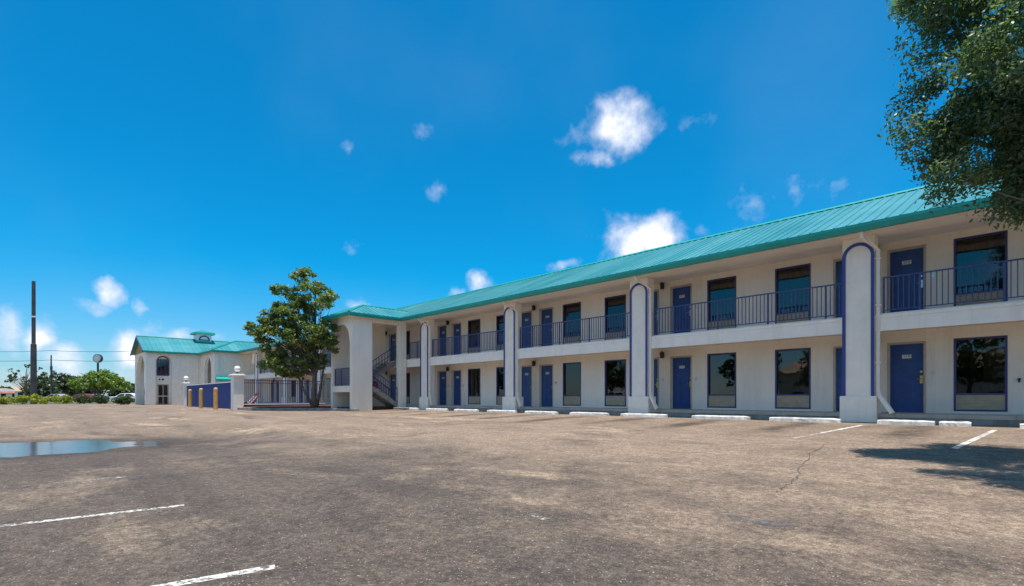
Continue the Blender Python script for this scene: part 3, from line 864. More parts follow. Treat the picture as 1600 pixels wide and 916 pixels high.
# wing beside the main building
wg = MB(); WX1 = -54.1
wg.box(OX1 + .002, -57.9, -2.6, -2.3, GO, 5.1); wg.box(-55.4, WX1, -2.6, -2.3, GO, 5.1)
arch_header(wg, -57.898, -55.402, 3.4, 5.1, lambda a, z, s: (a, -2.6 + .3 * s, z))
wg.box(WX1 - .25, WX1, -2.298, -2.24, GO, 5.1); arch_header(wg, -2.238, -1.762, 4.5, 5.1, lambda a, z, s: (WX1 - .25 * (1 - s), a, z)); wg.box(WX1 - .25, WX1, -2.238, -1.762, GO, 2.9)
wg.box(WX1 - .25, WX1, -1.76, 2.2, GO, 5.1); wg.box(OX1 + .002, WX1 - .25, -1.2, -1.0, GO, 5.1)
off(wg.build('wing_wall', M_stucco, office))
off(MB().box(WX1 - .2, WX1 - .16, -2.236, -1.764, 2.902, 4.98).build('slot_window', M_white, office))
# entrance recess: arched window, plaque and door
ex = OX1 - .42
off(MB().box(ex - .1, ex, -6.6, -5.2, GO, 5.05).build('entrance_wall', M_cream, office))
wf = MB().box(ex, ex + .05, -6.45, -6.36, 2.75, 4.2).box(ex, ex + .05, -5.44, -5.35, 2.75, 4.2).box(ex, ex + .05, -6.36, -5.44, 2.72, 2.84)
wf.box(ex, ex + .05, -6.12, -6.05, 2.84, 4.5).box(ex, ex + .05, -5.75, -5.68, 2.84, 4.5)
for k in range(12):
    t0, t1 = math.pi * k / 12, math.pi * (k + 1) / 12; q = lambda t, r_: (-5.9 - r_ * math.cos(t), 4.2 + r_ * math.sin(t))
    A = [q(t0, .46), q(t1, .46), q(t1, .55), q(t0, .55)]
    wf.hexa([(ex, y, z) for y, z in A], [(ex + .05, y, z) for y, z in A])
aw = off(wf.build('arched_window', M_frame, office))
for a, c in ((-6.355, -6.125), (-6.045, -5.755), (-5.675, -5.445)):
    o = MB().box(ex + .012, ex + .02, a, c, 2.85, 4.45).build('pane', M_glass, aw)
    MB().box(ex + .003, ex + .009, a + .03, c - .03, 2.86, 4.3).build('curtain', M_white, aw)
pq = off(MB().box(ex, ex + .03, -6.5, -5.3, 2.05, 2.62).build('plaque', M_cream, office))
sg = MB().tube([(ex + .03, -6.2, 2.33), (ex + .045, -6.2, 2.33)], .10, 5).tube([(ex + .03, -5.92, 2.34), (ex + .045, -5.92, 2.34)], .11, 10); sg.build('emblem', M_black, pq)
MB().box(ex + .03, ex + .045, -5.68, -5.5, 2.26, 2.42).build('emblem', M_white, pq)
dr = off(MB().box(ex, ex + .06, -6.4, -6.3, GO, 1.85).box(ex, ex + .06, -5.5, -5.4, GO, 1.85).box(ex, ex + .06, -6.3, -5.5, 1.75, 1.85).box(ex, ex + .06, -5.93, -5.87, GO, 1.75).box(ex, ex + .06, -6.3, -5.93, .55, .68).box(ex, ex + .06, -5.87, -5.5, .55, .68).build('entrance_door', M_jamb, office))
for a, c in ((-6.298, -5.932), (-5.868, -5.502)): MB().box(ex + .015, ex + .025, a, c, GO, 1.748).build('pane', M_glass, dr)
# roofs
orf = off(MB().box(RX - .02, RX + .02, -7.6, 6.5, RZ_ - .4, RZ_ - .2).build('roof', M_fascia, office))
def shift_children(o):
    pass
def oface(pts, e):
    dk = roof_face(orf, pts, e, .9, .45); dk.build('roof_deck', M_fascia, orf)
OVF, OVB, EX_R, EX_L = -7.75, 7.2, -59.2, -66.6
osl = (RZ_ - OE) / (EX_R - RX)
oface([(EX_R, OVF, OE), (EX_R, OVB, OE), (RX, OVB, RZ_), (RX, OVF, RZ_)], (0, 1, 0))
oface([(EX_L, OVF, OE), (EX_L, OVB, OE), (RX, OVB, RZ_), (RX, OVF, RZ_)], (0, 1, 0))
WE, WRX, WF, WRZ = -53.8, -56.8, -2.9, 5.2 + 3.0 * SL
oface([(WE, WF, OE), (WE, .6, OE), (WRX, 4.0, WRZ), (WRX, WF + 3.0, WRZ)], (0, 1, 0))
oface([(WE, WF, OE), (-59.8, WF, OE), (WRX, WF + 3.0, WRZ)], (1, 0, 0))
oface([(-59.8, WF, OE), (-59.8, 2., OE), (WRX, 4.0, WRZ), (WRX, WF + 3.0, WRZ)], (0, 1, 0))
b = MB().tube([(RX, OVF, RZ_ + .02), (RX, OVB, RZ_ + .02)], .08, 6).tube([(WE, WF, OE + .02), (WRX, WF + 3, WRZ + .02), (WRX, 4., WRZ + .02)], .07, 6).tube([(-59.8, WF, OE + .02), (WRX, WF + 3, WRZ + .02)], .07, 6)
b.build('ridge_cap', M_fascia, orf)
for ch in list(orf.children): ch.location = Vector(ch.location)   # children carry world coordinates
gutter(orf, (EX_R - .03, OVF, OE - .2), (EX_R - .03, WF, OE - .2), (1, 0, 0), .18); gutter(orf, (WE - .03, WF, OE - .2), (WE - .03, .5, OE - .2), (1, 0, 0), .18); gutter(orf, (-59.2, WF + .03, OE - .2), (WE, WF + .03, OE - .2), (0, -1, 0), .18)
# rake boards and the warm soffit of the front gable
for xe in (EX_R, EX_L):
    b = MB(); b.hexa([(xe, OVF - .04, OE - .2), (xe, OVF + .02, OE - .2), (xe, OVF + .02, OE), (xe, OVF - .04, OE)], [(RX, OVF - .04, RZ_ - .2), (RX, OVF + .02, RZ_ - .2), (RX, OVF + .02, RZ_), (RX, OVF - .04, RZ_)]); b.build('rake_board', M_frame, orf)
b = MB(); b.hexa([(EX_L + .15, OYF - .03, OE - .05), (EX_R - .15, OYF - .03, OE - .05), (RX, OYF - .03, RZ_ - .2)], [(EX_L + .15, OYF + .015, OE - .05), (EX_R - .15, OYF + .015, OE - .05), (RX, OYF + .015, RZ_ - .2)]); b.build('gable_board', M_soffit, orf)
# cupola
CY = -1.6
cup = MB().box(RX - .7, RX + .7, CY - .72, CY + .72, RZ_ - .3, RZ_ + .62); cu = off(cup.build('cupola', M_white, office))
CZ = RZ_ + .62
b = MB().hexa([(RX - 1.05, CY - 1.05, CZ), (RX + 1.05, CY - 1.05, CZ), (RX + 1.05, CY + 1.05, CZ), (RX - 1.05, CY + 1.05, CZ)], [(RX - 1.0, CY - 1.0, CZ + .2), (RX + 1.0, CY - 1.0, CZ + .2), (RX + 1.0, CY + 1.0, CZ + .2), (RX - 1.0, CY + 1.0, CZ + .2)]); b.build('cupola_eave', M_fascia, cu)
b = MB().hexa([(RX - 1.0, CY - 1.0, CZ + .202), (RX + 1.0, CY - 1.0, CZ + .202), (RX + 1.0, CY + 1.0, CZ + .202), (RX - 1.0, CY + 1.0, CZ + .202)], [(RX - .1, CY - .1, CZ + .55), (RX + .1, CY - .1, CZ + .55), (RX + .1, CY + .1, CZ + .55), (RX - .1, CY + .1, CZ + .55)]); b.build('cupola_cap', M_roof, cu)
MB().box(RX - .78, RX + .78, CY - .8, CY + .8, RZ_ - .32, RZ_ - .12).build('cupola_skirt', M_fascia, cu)
em = MB(); xe = RX + .705
def half_disc(b, r0, r1, x0, x1, z0, sq=.8):
    for k in range(14):
        t0, t1 = math.pi * k / 14, math.pi * (k + 1) / 14
        A = [(CY - r0 * math.cos(t0), z0 + r0 * sq * math.sin(t0)), (CY - r0 * math.cos(t1), z0 + r0 * sq * math.sin(t1)), (CY - r1 * math.cos(t1), z0 + r1 * sq * math.sin(t1)), (CY - r1 * math.cos(t0), z0 + r1 * sq * math.sin(t0))]
        b.hexa([(x0, y, z) for y, z in A], [(x1, y, z) for y, z in A])
half_disc(em, .40, .54, xe, xe + .03, RZ_ + .04); em.box(xe, xe + .03, CY - .54, CY + .54, RZ_ - .06, RZ_ + .035); em.build('emblem_ring', M_frame, cu)
em = MB(); half_disc(em, .01, .36, xe, xe + .03, RZ_ + .06); em.build('emblem_sun', M_white, cu)
# awning on the wing's side wall
b = MB().hexa([(WX1 + .002, -2.55, 2.30), (WX1 + .9, -2.75, 2.12), (WX1 + .9, -1.2, 2.12), (WX1 + .002, -1.4, 2.30)], [(WX1 + .002, -2.5, 2.62), (WX1 + .9, -2.7, 2.30), (WX1 + .9, -1.25, 2.30), (WX1 + .002, -1.45, 2.62)])
off(b.build('awning', M_fascia, office))
off(MB().tube([(OX1 + .07, -2.85, 5.0), (OX1 + .07, -2.85, GO)], .05, 4).build('downspout', M_cream, office))
# every mesh of the office was laid out in world coordinates: pull the grandchildren back onto their parents
for part in office.children:
    for g in part.children:
        g.location = Vector(g.location)

# ------------------------------------------------------------------ island, pool fences, bollards
isl = [(-23.0, -3.62), (-25.2, -3.9), (-27.2, -4.7), (-29.2, -6.1), (-30.6, -6.75), (-31.9, -7.0), (-32.0, .095), (-26.12, .095), (-26.12, -3.3), (-23.0, -3.3)]
def off_poly(P, d):
    return P
b = MB(); b.hexa([(x, y, -.5) for x, y in isl], [(x, y, gz(x, y) + .14) for x, y in isl]); tag(b.build('kerb', M_conc, bevel=.015), kind='structure')
ins = [(-26.25, -3.6), (-27.2, -4.4), (-29.1, -5.85), (-30.5, -6.45), (-31.7, -6.7), (-31.8, -.05), (-26.25, -.05)]
b = MB(); b.hexa([(x, y, -.2) for x, y in ins], [(x, y, gz(x, y) + .20) for x, y in ins]); tag(b.build('mulch_bed', M_mulch), kind='structure')
b = MB().box(-25.8, -23.75, -3.24, -.2, -.3, -.10); tag(b.build('mulch_bed', M_mulch), kind='structure')
b = MB().box(-23.35, -21.95, -.9, .09, -.4, -.12); tag(b.build('kerb', M_conc, bevel=.015), kind='structure')

def lamp_pillar(x, y, h, label, w=.30):
    t = tag(empty('lamp_pillar', (x, y, gz(x, y))), label, 'pillar', 'globe lamp pillars of the pool fence')
    MB().box(-w, w, -w, w, -.1, h).build('shaft', M_stucco, t, bevel=.01)
    MB().box(-w - .1, w + .1, -w - .1, w + .1, h + .002, h + .10).box(-w - .03, w + .03, -w - .03, w + .03, h + .102, h + .16).build('cap', M_white, t, bevel=.01)
    MB().lathe([(.10, h + .162), (.10, h + .2), (.05, h + .22), (.05, h + .31)], 12).build('lamp_stem', M_black, t)
    g = MB().lathe([(.02, h + .30)] + [(.19 * math.sin(a), h + .48 - .19 * math.cos(a)) for a in np.linspace(.3, 3.0, 10)] + [(.01, h + .67)], 18).build('globe', M_globe, t, smooth=True)
lamp_pillar(-32.1, -6.9, 2.1, 'cream pillar with white globe lamp between blue fence and iron fence')
lamp_pillar(-47.1, -6.55, 1.9, 'cream pillar with white globe lamp at the office end of blue fence', .17)
sf = tag(empty('board_fence', (-39.6, -6.72, -.28)), 'solid dark blue board fence behind the yellow bollards', 'fence')
bd = MB().box(-.142, .142, -.02, .02, -.02, 1.72).mesh('board', M_fence)
n = 49
for k in range(n):
    t = (k + .5) / n; x = -46.75 + t * (46.75 - 32.45); y = -6.56 - t * .335
    put('board', bd, sf, (x + 39.6, y + 6.72 + (.006 if k % 2 else 0), rr.uniform(-.008, .008)))
MB().tube([(-7.2, .16, 1.76), (7.2, -.17, 1.76)], .05, 4, rot=.785).build('top_rail', M_white, sf)
MB().tube([(-7.2, .2, .4), (7.2, -.12, .4)], .04, 4, rot=.785).build('back_rail', M_fence, sf)
irf = tag(empty('iron_fence', (-32.3, -3.8, -.28)), 'open dark blue picket fence behind the magnolia tree', 'fence')
pk = MB().box(-.013, .013, -.013, .013, .32, 1.95).mesh('picket', M_iron); pp = MB().box(-.03, .03, -.03, .03, .0, 1.98).mesh('post', M_iron)
for k in range(47):
    y = -6.5 + k * .118; put('post' if k % 16 == 0 else 'picket', pp if k % 16 == 0 else pk, irf, (-.02 - k * .004, y + 3.8, 0))
MB().box(-.24, .02, -2.75, 2.75, 1.86, 1.90).box(-.24, .02, -2.75, 2.75, 1.68, 1.71).build('top_rail', M_iron, irf)
MB().box(-.26, .03, -2.75, 2.75, .27, .33).build('bottom_rail', M_white, irf)
MB().box(-.22, .0, -2.75, 2.75, -.05, .268).build('base_board', M_fence, irf)
for x, y, lb in ((-43.5, -7.04, 'yellow steel bollard nearest the office entrance'), (-37.4, -7.7, 'middle one of three yellow steel bollards before blue fence'), (-33.1, -7.88, 'yellow steel bollard nearest the large globe lamp pillar')):
    b = MB().lathe([(.13, -.2), (.13, 1.28), (.115, 1.35), (.07, 1.39), (.01, 1.4)], 16).build('bollard', M_yellow, None, (x, y, gz(x, y)), smooth=False)
    tag(b, lb, 'bollard', 'yellow bollards before the blue fence')

# small things around the stair and the pool
b = MB().lathe([(.02, 0), (.2, .03), (.24, .2), (.2, .36), (.1, .44), (.01, .46)], 12).build('red_bundle', M_red, None, (-24.05, -1.75, .99))
tag(b, 'crumpled dark red bundle lying on the stair steps', 'bundle')
pc = tag(empty('pool_chair', (-34.6, -5.4, gz(-34.6, -5.4))), 'dark red folding pool chair behind the iron pickets', 'chair')
MB().box(-.3, .3, -.25, .25, .36, .42).build('seat', M_red, pc); b = MB(); b.hexa([(-.3, .25, .42), (.3, .25, .42), (.3, .3, .42), (-.3, .3, .42)], [(-.3, .5, 1.05), (.3, .5, 1.05), (.3, .54, 1.05), (-.3, .54, 1.05)]); b.build('backrest', M_red, pc)
for sx in (-1, 1):
    MB().tube([(.3 * sx, -.35, 0), (.3 * sx, .4, .85)], .025, 6).build('leg', M_white, pc); MB().tube([(.3 * sx, .35, 0), (.3 * sx, -.25, .45)], .025, 6).build('leg', M_white, pc)

# ------------------------------------------------------------------ wheel stops
def stop_mesh(ln, seed):
    r = random.Random(seed); b = MB(); n = 10
    prof = [(-.085, 0), (.085, 0), (.075, .09), (.05, .125), (-.05, .125), (-.075, .09)]
    rings = []
    for k in range(n + 1):
        x = -ln / 2 + ln * k / n; sc = .86 if k in (0, n) else 1
        base = len(b.v); rings.append(base)
        for y, z in prof: b.v.append((x, y * sc + r.gauss(0, .003), max(0, z * (sc if z > .1 else 1) + r.gauss(0, .003))))
    m = len(prof)
    for q, w in zip(rings, rings[1:]):
        for k in range(m):
            j = (k + 1) % m; b.f.append((q + k, q + j, w + j, w + k)); b.m.append(0)
    b.f.append(tuple(rings[0] + k for k in range(m))); b.f.append(tuple(rings[-1] + k for k in reversed(range(m)))); b.m += [0, 0]
    return b.mesh('wheel_stop', M_stop)
stop_labels = [(1.17, 1.2, 'larger piece of the broken wheel stop beside the nearest white column'), (2.16, .60, 'short broken off end of wheel stop below the nearest ground floor window'),
 (-1.22, 1.87, 'whitewashed wheel stop just left of the nearest white column'), (-3.7, 1.88, 'whitewashed wheel stop midway between the two nearest columns'),
 (-6.56, 1.9, 'whitewashed wheel stop touching the second nearest column base'), (-9.04, 1.9, 'whitewashed wheel stop just left of the second nearest column'),
 (-11.62, 1.9, 'whitewashed wheel stop right of the third nearest column'), (-14.2, 1.9, 'whitewashed wheel stop at the foot of the third nearest column'),
 (-16.8, 1.9, 'whitewashed wheel stop midway between third and fourth nearest columns'), (-19.4, 1.9, 'whitewashed wheel stop right of the fourth nearest column'),
 (4.25, 1.9, 'whitewashed wheel stop cut off by the right picture edge'), (-21.9, 1.5, 'farthest whitewashed wheel stop beside the stair tower')]
for k, (x, ln, lb) in enumerate(stop_labels):
    y = -.62 + rr.uniform(-.04, .04)
    o = put('wheel_stop', stop_mesh(ln, 30 + k), None, (x, y, gz(x, y) - .004), .07 if ln < 1 else rr.uniform(-.02, .02)); tag(o, lb, 'wheel stop', 'wheel stops along the walkway')

# ------------------------------------------------------------------ foliage
def leaves_mesh(name, centers, radii, counts, size, mat, seed, aspect=2.0, up_bias=.25, squash=.8, shell=.35, droop=0.):
    rng = np.random.default_rng(seed)
    C = np.repeat(np.asarray(centers, float), counts, axis=0); RR = np.repeat(np.asarray(radii, float), counts)
    n = len(C)
    d = rng.normal(size=(n, 3)); d /= np.linalg.norm(d, axis=1)[:, None]
    rad = RR * (shell + (1 - shell) * rng.random(n) ** .6) * (1 + .12 * rng.normal(size=n))
    P = C + d * rad[:, None] * np.array([1, 1, squash])
    nrm = d * .6 + rng.normal(size=(n, 3)) * .6; nrm[:, 2] += up_bias; nrm /= np.linalg.norm(nrm, axis=1)[:, None]
    ax = np.cross(nrm, rng.normal(size=(n, 3))); ax /= np.linalg.norm(ax, axis=1)[:, None]
    ax[:, 2] -= droop; ax /= np.linalg.norm(ax, axis=1)[:, None]
    bx = np.cross(nrm, ax); bx /= np.linalg.norm(bx, axis=1)[:, None]
    L = size * (.65 + .7 * rng.random(n)); W = L / aspect
    A = P - ax * L[:, None] * .5; B = P + bx * W[:, None] * .5 - nrm * (L * .06)[:, None]; T = P + ax * L[:, None] * .5 - nrm * (L * .12)[:, None]; E = P - bx * W[:, None] * .5 - nrm * (L * .06)[:, None]
    V = np.stack([A, B, T, E], 1).reshape(-1, 3)
    me = bpy.data.meshes.new(name)
    me.vertices.add(n * 4); me.vertices.foreach_set('co', V.ravel())
    me.loops.add(n * 4); me.loops.foreach_set('vertex_index', np.arange(n * 4))
    me.polygons.add(n); me.polygons.foreach_set('loop_start', np.arange(n) * 4); me.polygons.foreach_set('loop_total', np.full(n, 4))
    at = me.attributes.new('rnd', 'FLOAT', 'FACE')
    cl = np.repeat(rng.random(len(counts)), counts)
    at.data.foreach_set('value', np.clip(rng.random(n) * .75 + cl * .3, 0, 1))
    me.materials.append(mat); me.update(); me.validate()
    return me

def clumps_in(lobes, n, seed, rmin, rmax, inner=.45):
    """clump centres spread through the outer volume of some ellipsoid lobes (x,y,z,rx,ry,rz)"""
    rng = np.random.default_rng(seed); w = np.array([l[3] * l[4] * l[5] for l in lobes]) ** .62; w /= w.sum()
    cs, rs = [], []
    for k in range(n):
        l = lobes[rng.choice(len(lobes), p=w)]
        d = rng.normal(size=3); d /= np.linalg.norm(d); q = inner + (1 - inner) * rng.random() ** .5
        cs.append((l[0] + d[0] * l[3] * q, l[1] + d[1] * l[4] * q, l[2] + d[2] * l[5] * q)); rs.append(rng.uniform(rmin, rmax))
    return cs, rs

def limbs(b, base, targets, r0, seed, hub_z, spread=.35, keep=1.0):
    rng = random.Random(seed); base = Vector(base)
    for t in targets:
        if rng.random() > keep: continue
        t = Vector(t); q = min(1, max(.25, (t.z - base.z) / max(.1, hub_z - base.z) * .55))
        s = Vector((base.x + rng.gauss(0, .05), base.y + rng.gauss(0, .05), base.z + (hub_z - base.z) * q))
        m1 = s.lerp(t, .4) + Vector((rng.gauss(0, .15), rng.gauss(0, .15), .15 + rng.random() * .2)) * spread
        m2 = s.lerp(t, .75) + Vector((rng.gauss(0, .15), rng.gauss(0, .15), .1)) * spread
        b.tube([s, m1, m2, t], [r0, r0 * .6, r0 * .35, r0 * .12], 5, caps=False)

def tree(name, label, base, lobes, trunk, n_cl, cl_r, per, size, mat, seed, group=None, aspect=2., cat='tree', limb_r=.05, keep=.5, squash=.8, up=.25, inner=.45, droop=0.):
    t = tag(empty(name, base), label, cat, group)
    B = Vector(base)
    tb = MB()
    for path, rad in trunk: tb.tube([Vector(p) for p in path], rad, 9)
    cs, rs = clumps_in(lobes, n_cl, seed, *cl_r, inner=inner)
    top = max(p[2] for path, _ in trunk for p in path)
    limbs(tb, trunk[0][0][0], cs, limb_r, seed, top, keep=keep)
    tb.build('trunk', M_bark, t, smooth=True)
    put('crown', leaves_mesh('crown', cs, rs, [per] * n_cl, size, mat, seed + 1, aspect, up, squash, droop=droop), t)
    return t

# large tree at the right, its trunk outside the picture; coordinates relative to its base
OB = (5.3, -7.5, gz(5.3, -7.5))
def rel(x, y, z, a, c=None, e=None): return (x - OB[0], y - OB[1], z - OB[2], a, c or a, e or a * .85)
oak_lobes = [rel(2.42, -7.30, 6.2, .50), rel(2.38, -7.36, 6.85, .5), rel(2.63, -7.30, 5.03, .62), rel(2.39, -7.82, 4.4, .40), rel(2.82, -7.11, 4.23, .68), rel(3.28, -6.13, 5.84, .85), rel(3.21, -6.85, 3.52, .34, .34, .32), rel(2.52, -7.74, 3.6, .32, .32, .24),
  rel(3.49, -6.18, 4.74, .85), rel(3.04, -6.92, 5.24, .75), rel(3.36, -6.66, 4.1, .6), rel(3.0, -7.1, 6.5, .75), rel(4.2, -7.3, 6.6, 1.4), rel(4.4, -8.7, 5.4, 1.3), rel(5.4, -7.5, 6.4, 1.9), rel(7.0, -7.7, 5.4, 1.7), rel(6.0, -5.9, 5.2, 1.4), rel(5.6, -9.2, 5.2, 1.3), rel(3.88, -6.4, 3.84, .58), rel(3.6, -9.2, 4.7, .7), rel(3.57, -6.26, 3.96, .62), rel(3.75, -6.22, 3.53, .42), rel(3.4, -6.66, 3.62, .42), rel(3.35, -6.6, 3.4, .38), rel(3.5, -6.4, 3.4, .4)]
tree('oak_tree', 'large dark green tree overhanging the right edge and the motel eave', (OB[0] + .2, OB[1] + .19, OB[2]), oak_lobes,
     [([(0, 0, -.1), (.03, .02, 1.2), (-.05, .05, 2.6), (-.3, .1, 4.2), (-.5, .2, 6.0)], [.30, .22, .19, .13, .05]), ([(-.05, .05, 2.5), (.6, .1, 3.8), (1.4, -.2, 5.4)], [.15, .11, .04]), ([(-.05, .05, 2.7), (-.9, .4, 4.0), (-2.2, .5, 5.6)], [.13, .09, .03]), ([(-.9, .4, 4.0), (-1.7, .6, 4.9), (-2.6, .3, 6.2), (-3.0, .3, 7.2)], [.06, .05, .03, .01]), ([(-.9, .4, 4.0), (-1.9, .9, 4.5), (-2.7, .5, 4.9), (-3.2, -.2, 5.2)], [.05, .04, .025, .01]), ([(-1.7, .6, 4.9), (-2.3, 1.0, 5.6), (-2.9, .9, 6.6)], [.04, .03, .01]), ([(-1.9, .9, 4.5), (-2.3, .9, 4.3), (-2.6, .8, 4.2)], [.03, .02, .01])],
     760, (.17, .42), 260, .072, M_oak, 21, aspect=2.3, limb_r=.022, keep=.10, inner=.35)
# magnolia in the mulch bed
MBASE = (-27.35, -4.1, gz(-27.35, -4.1) + .2)
mag_lobes = []
for l, z, r, q in [(-.5, 8.5, .8, .5), (-2.2, 7.6, .75, .4), (0, 7.3, 1.3, .7), (1.5, 6.7, .7, .6), (-1.3, 6.0, 1.4, .7), (-2.6, 6.2, .8, .5), (-3.7, 5.3, .85, .55), (-2.5, 4.7, 1.3, .7), (-.4, 4.8, 1.6, .8), (1.2, 4.6, .9, .8), (1.7, 3.8, .6, .7), (-3.0, 3.2, 1.05, .7), (-1.5, 2.8, 1.2, .7), (0, 3.0, 1.0, .7), (-4.1, 4.9, .45, .5)]:
    l, z, r = l * (.926 if l > 0 else .80), z * .926, r * .926; k = .25 + (1.0 if l > .5 else 0)      # the right-hand boughs lean clear of the stair tower
    mag_lobes.append((.695 * l + .719 * k, .719 * l - .695 * k, z, r, r, r * q))
tree('magnolia_tree', 'broad glossy magnolia tree growing in the mulch bed beside the stair tower', MBASE, mag_lobes,
     [([(0.15, .1, -.1), (.1, .05, 1.0), (.18, .1, 2.2), (.1, .1, 4.5), (.2, .15, 7.8)], [.20, .13, .115, .09, .03]), ([(.05, 0, .05), (-.35, -.3, .9), (-.75, -.6, 2.0)], [.09, .07, .05]), ([(.25, .2, .0), (.42, .35, 1.2), (.6, .5, 2.6)], [.1, .08, .05])],
     340, (.2, .42), 54, .23, M_magnolia, 31, aspect=2.4, limb_r=.03, keep=.45, squash=.6, up=.5)
# spreading tree by the road
tree('spreading_tree', 'low spreading light green tree in front of the round sign', (-80.2, -9.1, gz(-80, -9)),
     [(0, 0, 3.0, 2.6, 2.6, .9), (-1.4, -1.4, 2.5, 1.7, 1.7, .55), (1.5, 1.5, 2.4, 1.6, 1.6, .6), (.1, .2, 3.7, 1.5, 1.5, .5)],
     [([(0, 0, -.1), (.05, .05, 1.0), (-.1, 0, 2.8)], [.16, .12, .06]), ([(0, 0, .3), (.5, .5, 1.4), (.9, .9, 2.4)], [.09, .07, .03]), ([(0, 0, .3), (-.5, -.5, 1.4), (-1, -1, 2.3)], [.09, .07, .03])],
     110, (.3, .5), 50, .3, M_lime, 41, limb_r=.03, keep=.4)
tree('young_tree', 'thin young tree with sparse branches behind the tall steel pole', (-100.4, -15.6, gz(-100, -15)),
     [(0, 0, 4.0, 2.2, 2.2, 2.0), (-1.0, -1.2, 3.6, 1.2, 1.2, .8)], [([(0, 0, -.1), (.05, 0, 2.0), (0, .1, 5.5)], [.12, .09, .03])],
     30, (.2, .5), 22, .3, M_green, 51, limb_r=.05, keep=1.0)
for k, (x, y, w, h, lb) in enumerate([(-162.5, -9.4, 5.5, 7.6, 'rounded dark tree just right of the thin utility pole'), (-170, -5.5, 5.0, 6.8, 'dark broad tree behind the low spreading tree'), (-178, -3.0, 4.6, 7.4, 'dark tree farthest back between pole and round sign'), (-152, -12.2, 3.4, 4.6, 'small green tree at the foot of the tall steel pole'),
      (-215, -20.5, 5, 5.2, 'distant dark tree at the left picture edge'), (-131, 1.3, 2.2, 3.8, 'small dark tree seen through the office porch'), (-123, -1.2, 2.2, 3.2, 'small dark tree left of the office porch')]):
    tree('background_tree', lb, (x, y, gz(x, y) - .05), [(0, 0, h * .55, w * .75, w * .75, h * .36), (w * .4, w * .4, h * .45, w * .5, w * .5, h * .3), (-w * .4, -w * .4, h * .5, w * .5, w * .5, h * .3)],
         [([(0, 0, -.1), (.1, 0, h * .4), (0, .1, h * .8)], [.3, .22, .06])], 90, (.5, .95), 40, .62, M_dull, 60 + k, group='trees beyond the road', limb_r=.08, keep=.3)
# hedge and shrubs along the edge of the lot
for k, (x, y, w, h, m, lb) in enumerate([(-88.4, -17.6, 1.5, 1.0, M_hedge, 'leftmost low yellow green shrub mound'), (-86.8, -16.0, 1.3, 1.15, M_hedge, 'yellow green shrub mound just left of the tall steel pole'), (-85.3, -14.5, 1.35, 1.25, M_hedge, 'tall yellow green shrub mound just right of the steel pole'),
     (-83.3, -12.4, 1.3, 1.2, M_hedge, 'rightmost yellow green shrub mound beside dark shrubs'), (-78.9, -10.7, 1.0, 1.1, M_green, 'dark green shrub under the left of the spreading tree'), (-77.4, -9.2, 1.0, 1.25, M_green, 'dark green shrub at the trunk of the spreading tree'),
     (-80.2, -6.4, .95, 1.1, M_green, 'trimmed dark green shrub in front of the white car'), (-64.9, -8.6, .8, .9, M_green, 'grey green shrub at the office porch pillar')]):
    t = tag(empty('shrub', (x, y, gz(x, y))), lb, 'shrub', 'shrubs along the lot edge')
    cs, rs = clumps_in([(0, 0, h * .5, w * .8, w * .8, h * .42)], 26, 80 + k, .22, .4, .3)
    put('foliage', leaves_mesh('foliage', cs, rs, [42] * 26, .2, m, 90 + k), t)
    b = MB()
    for q in range(4): b.tube([(0, 0, 0), (math.cos(q * 1.6) * w * .4, math.sin(q * 1.6) * w * .4, h * .6)], [.03, .015], 5)
    b.build('stem', M_bark, t)

# ------------------------------------------------------------------ poles, sign, wires
b = MB().lathe([(.36, -.3), (.33, 5.0), (.31, 8.0), (.22, 8.05), (.21, 14.0), (.20, 16.5)], 12)
tp = tag(empty('sign_pole', (-91.4, -15.0, gz(-91, -15))), 'tall bare rusty steel pole rising above the yellow green shrubs', 'pole')
b.build('shaft', M_rust, tp); MB().box(-.55, -.3, -.12, .12, 5.2, 7.8).build('junction_box', M_rust, tp); MB().box(-.24, .24, -.24, .24, 11.6, 11.8).build('collar', M_white, tp)
rsn = tag(empty('round_sign', (-98.1, -7.55, gz(-98, -7))), 'grey round sign on a pole above the spreading tree', 'sign')
MB().tube([(0, 0, -.1), (0, 0, 6.1)], .14, 10).build('pole', M_rust, rsn)
g = MB(); A = Vector((.72, -.69, 0))   # faces the lot
def disc(b, r_, t, c=(0, 0, 6.8)):
    q = Vector((-A.y, A.x, 0)); ring = [(math.cos(a) * r_, math.sin(a) * r_) for a in np.linspace(0, 6.2832, 25)[:-1]]
    b.hexa([tuple(Vector(c) + q * u + Vector((0, 0, w)) - A * t) for u, w in ring], [tuple(Vector(c) + q * u + Vector((0, 0, w)) + A * t) for u, w in ring]); return b
disc(g, .66, .2).build('sign_rim', M_rust, rsn); disc(MB(), .58, .22).build('sign_face', painted('grey_sign_face', (.55, .57, .58), .5, .2, 2.), rsn)
UPOLES = [(-136.5, -11.3, 9.4, 'thin wooden utility pole standing before the dark trees'), (-149, -24.3, 9.4, 'wooden utility pole outside the left edge'), (-123, 2.7, 9.4, 'wooden utility pole hidden behind the office')]
for x, y, h, lb in UPOLES:
    t = tag(empty('utility_pole', (x, y, gz(x, y))), lb, 'pole', 'utility poles along the road')
    MB().tube([(0, 0, -.2), (0, 0, h)], [.17, .11], 8).build('shaft', M_wood, t); MB().box(-.9, .9, -.06, .06, h - 1.6, h - 1.45).build('crossarm', M_wood, t)
    MB().lathe([(.2, h - 3.2), (.22, h - 2.3), (.1, h - 2.2)], 10, (.28, 0, 0)).build('transformer', M_rust, t)
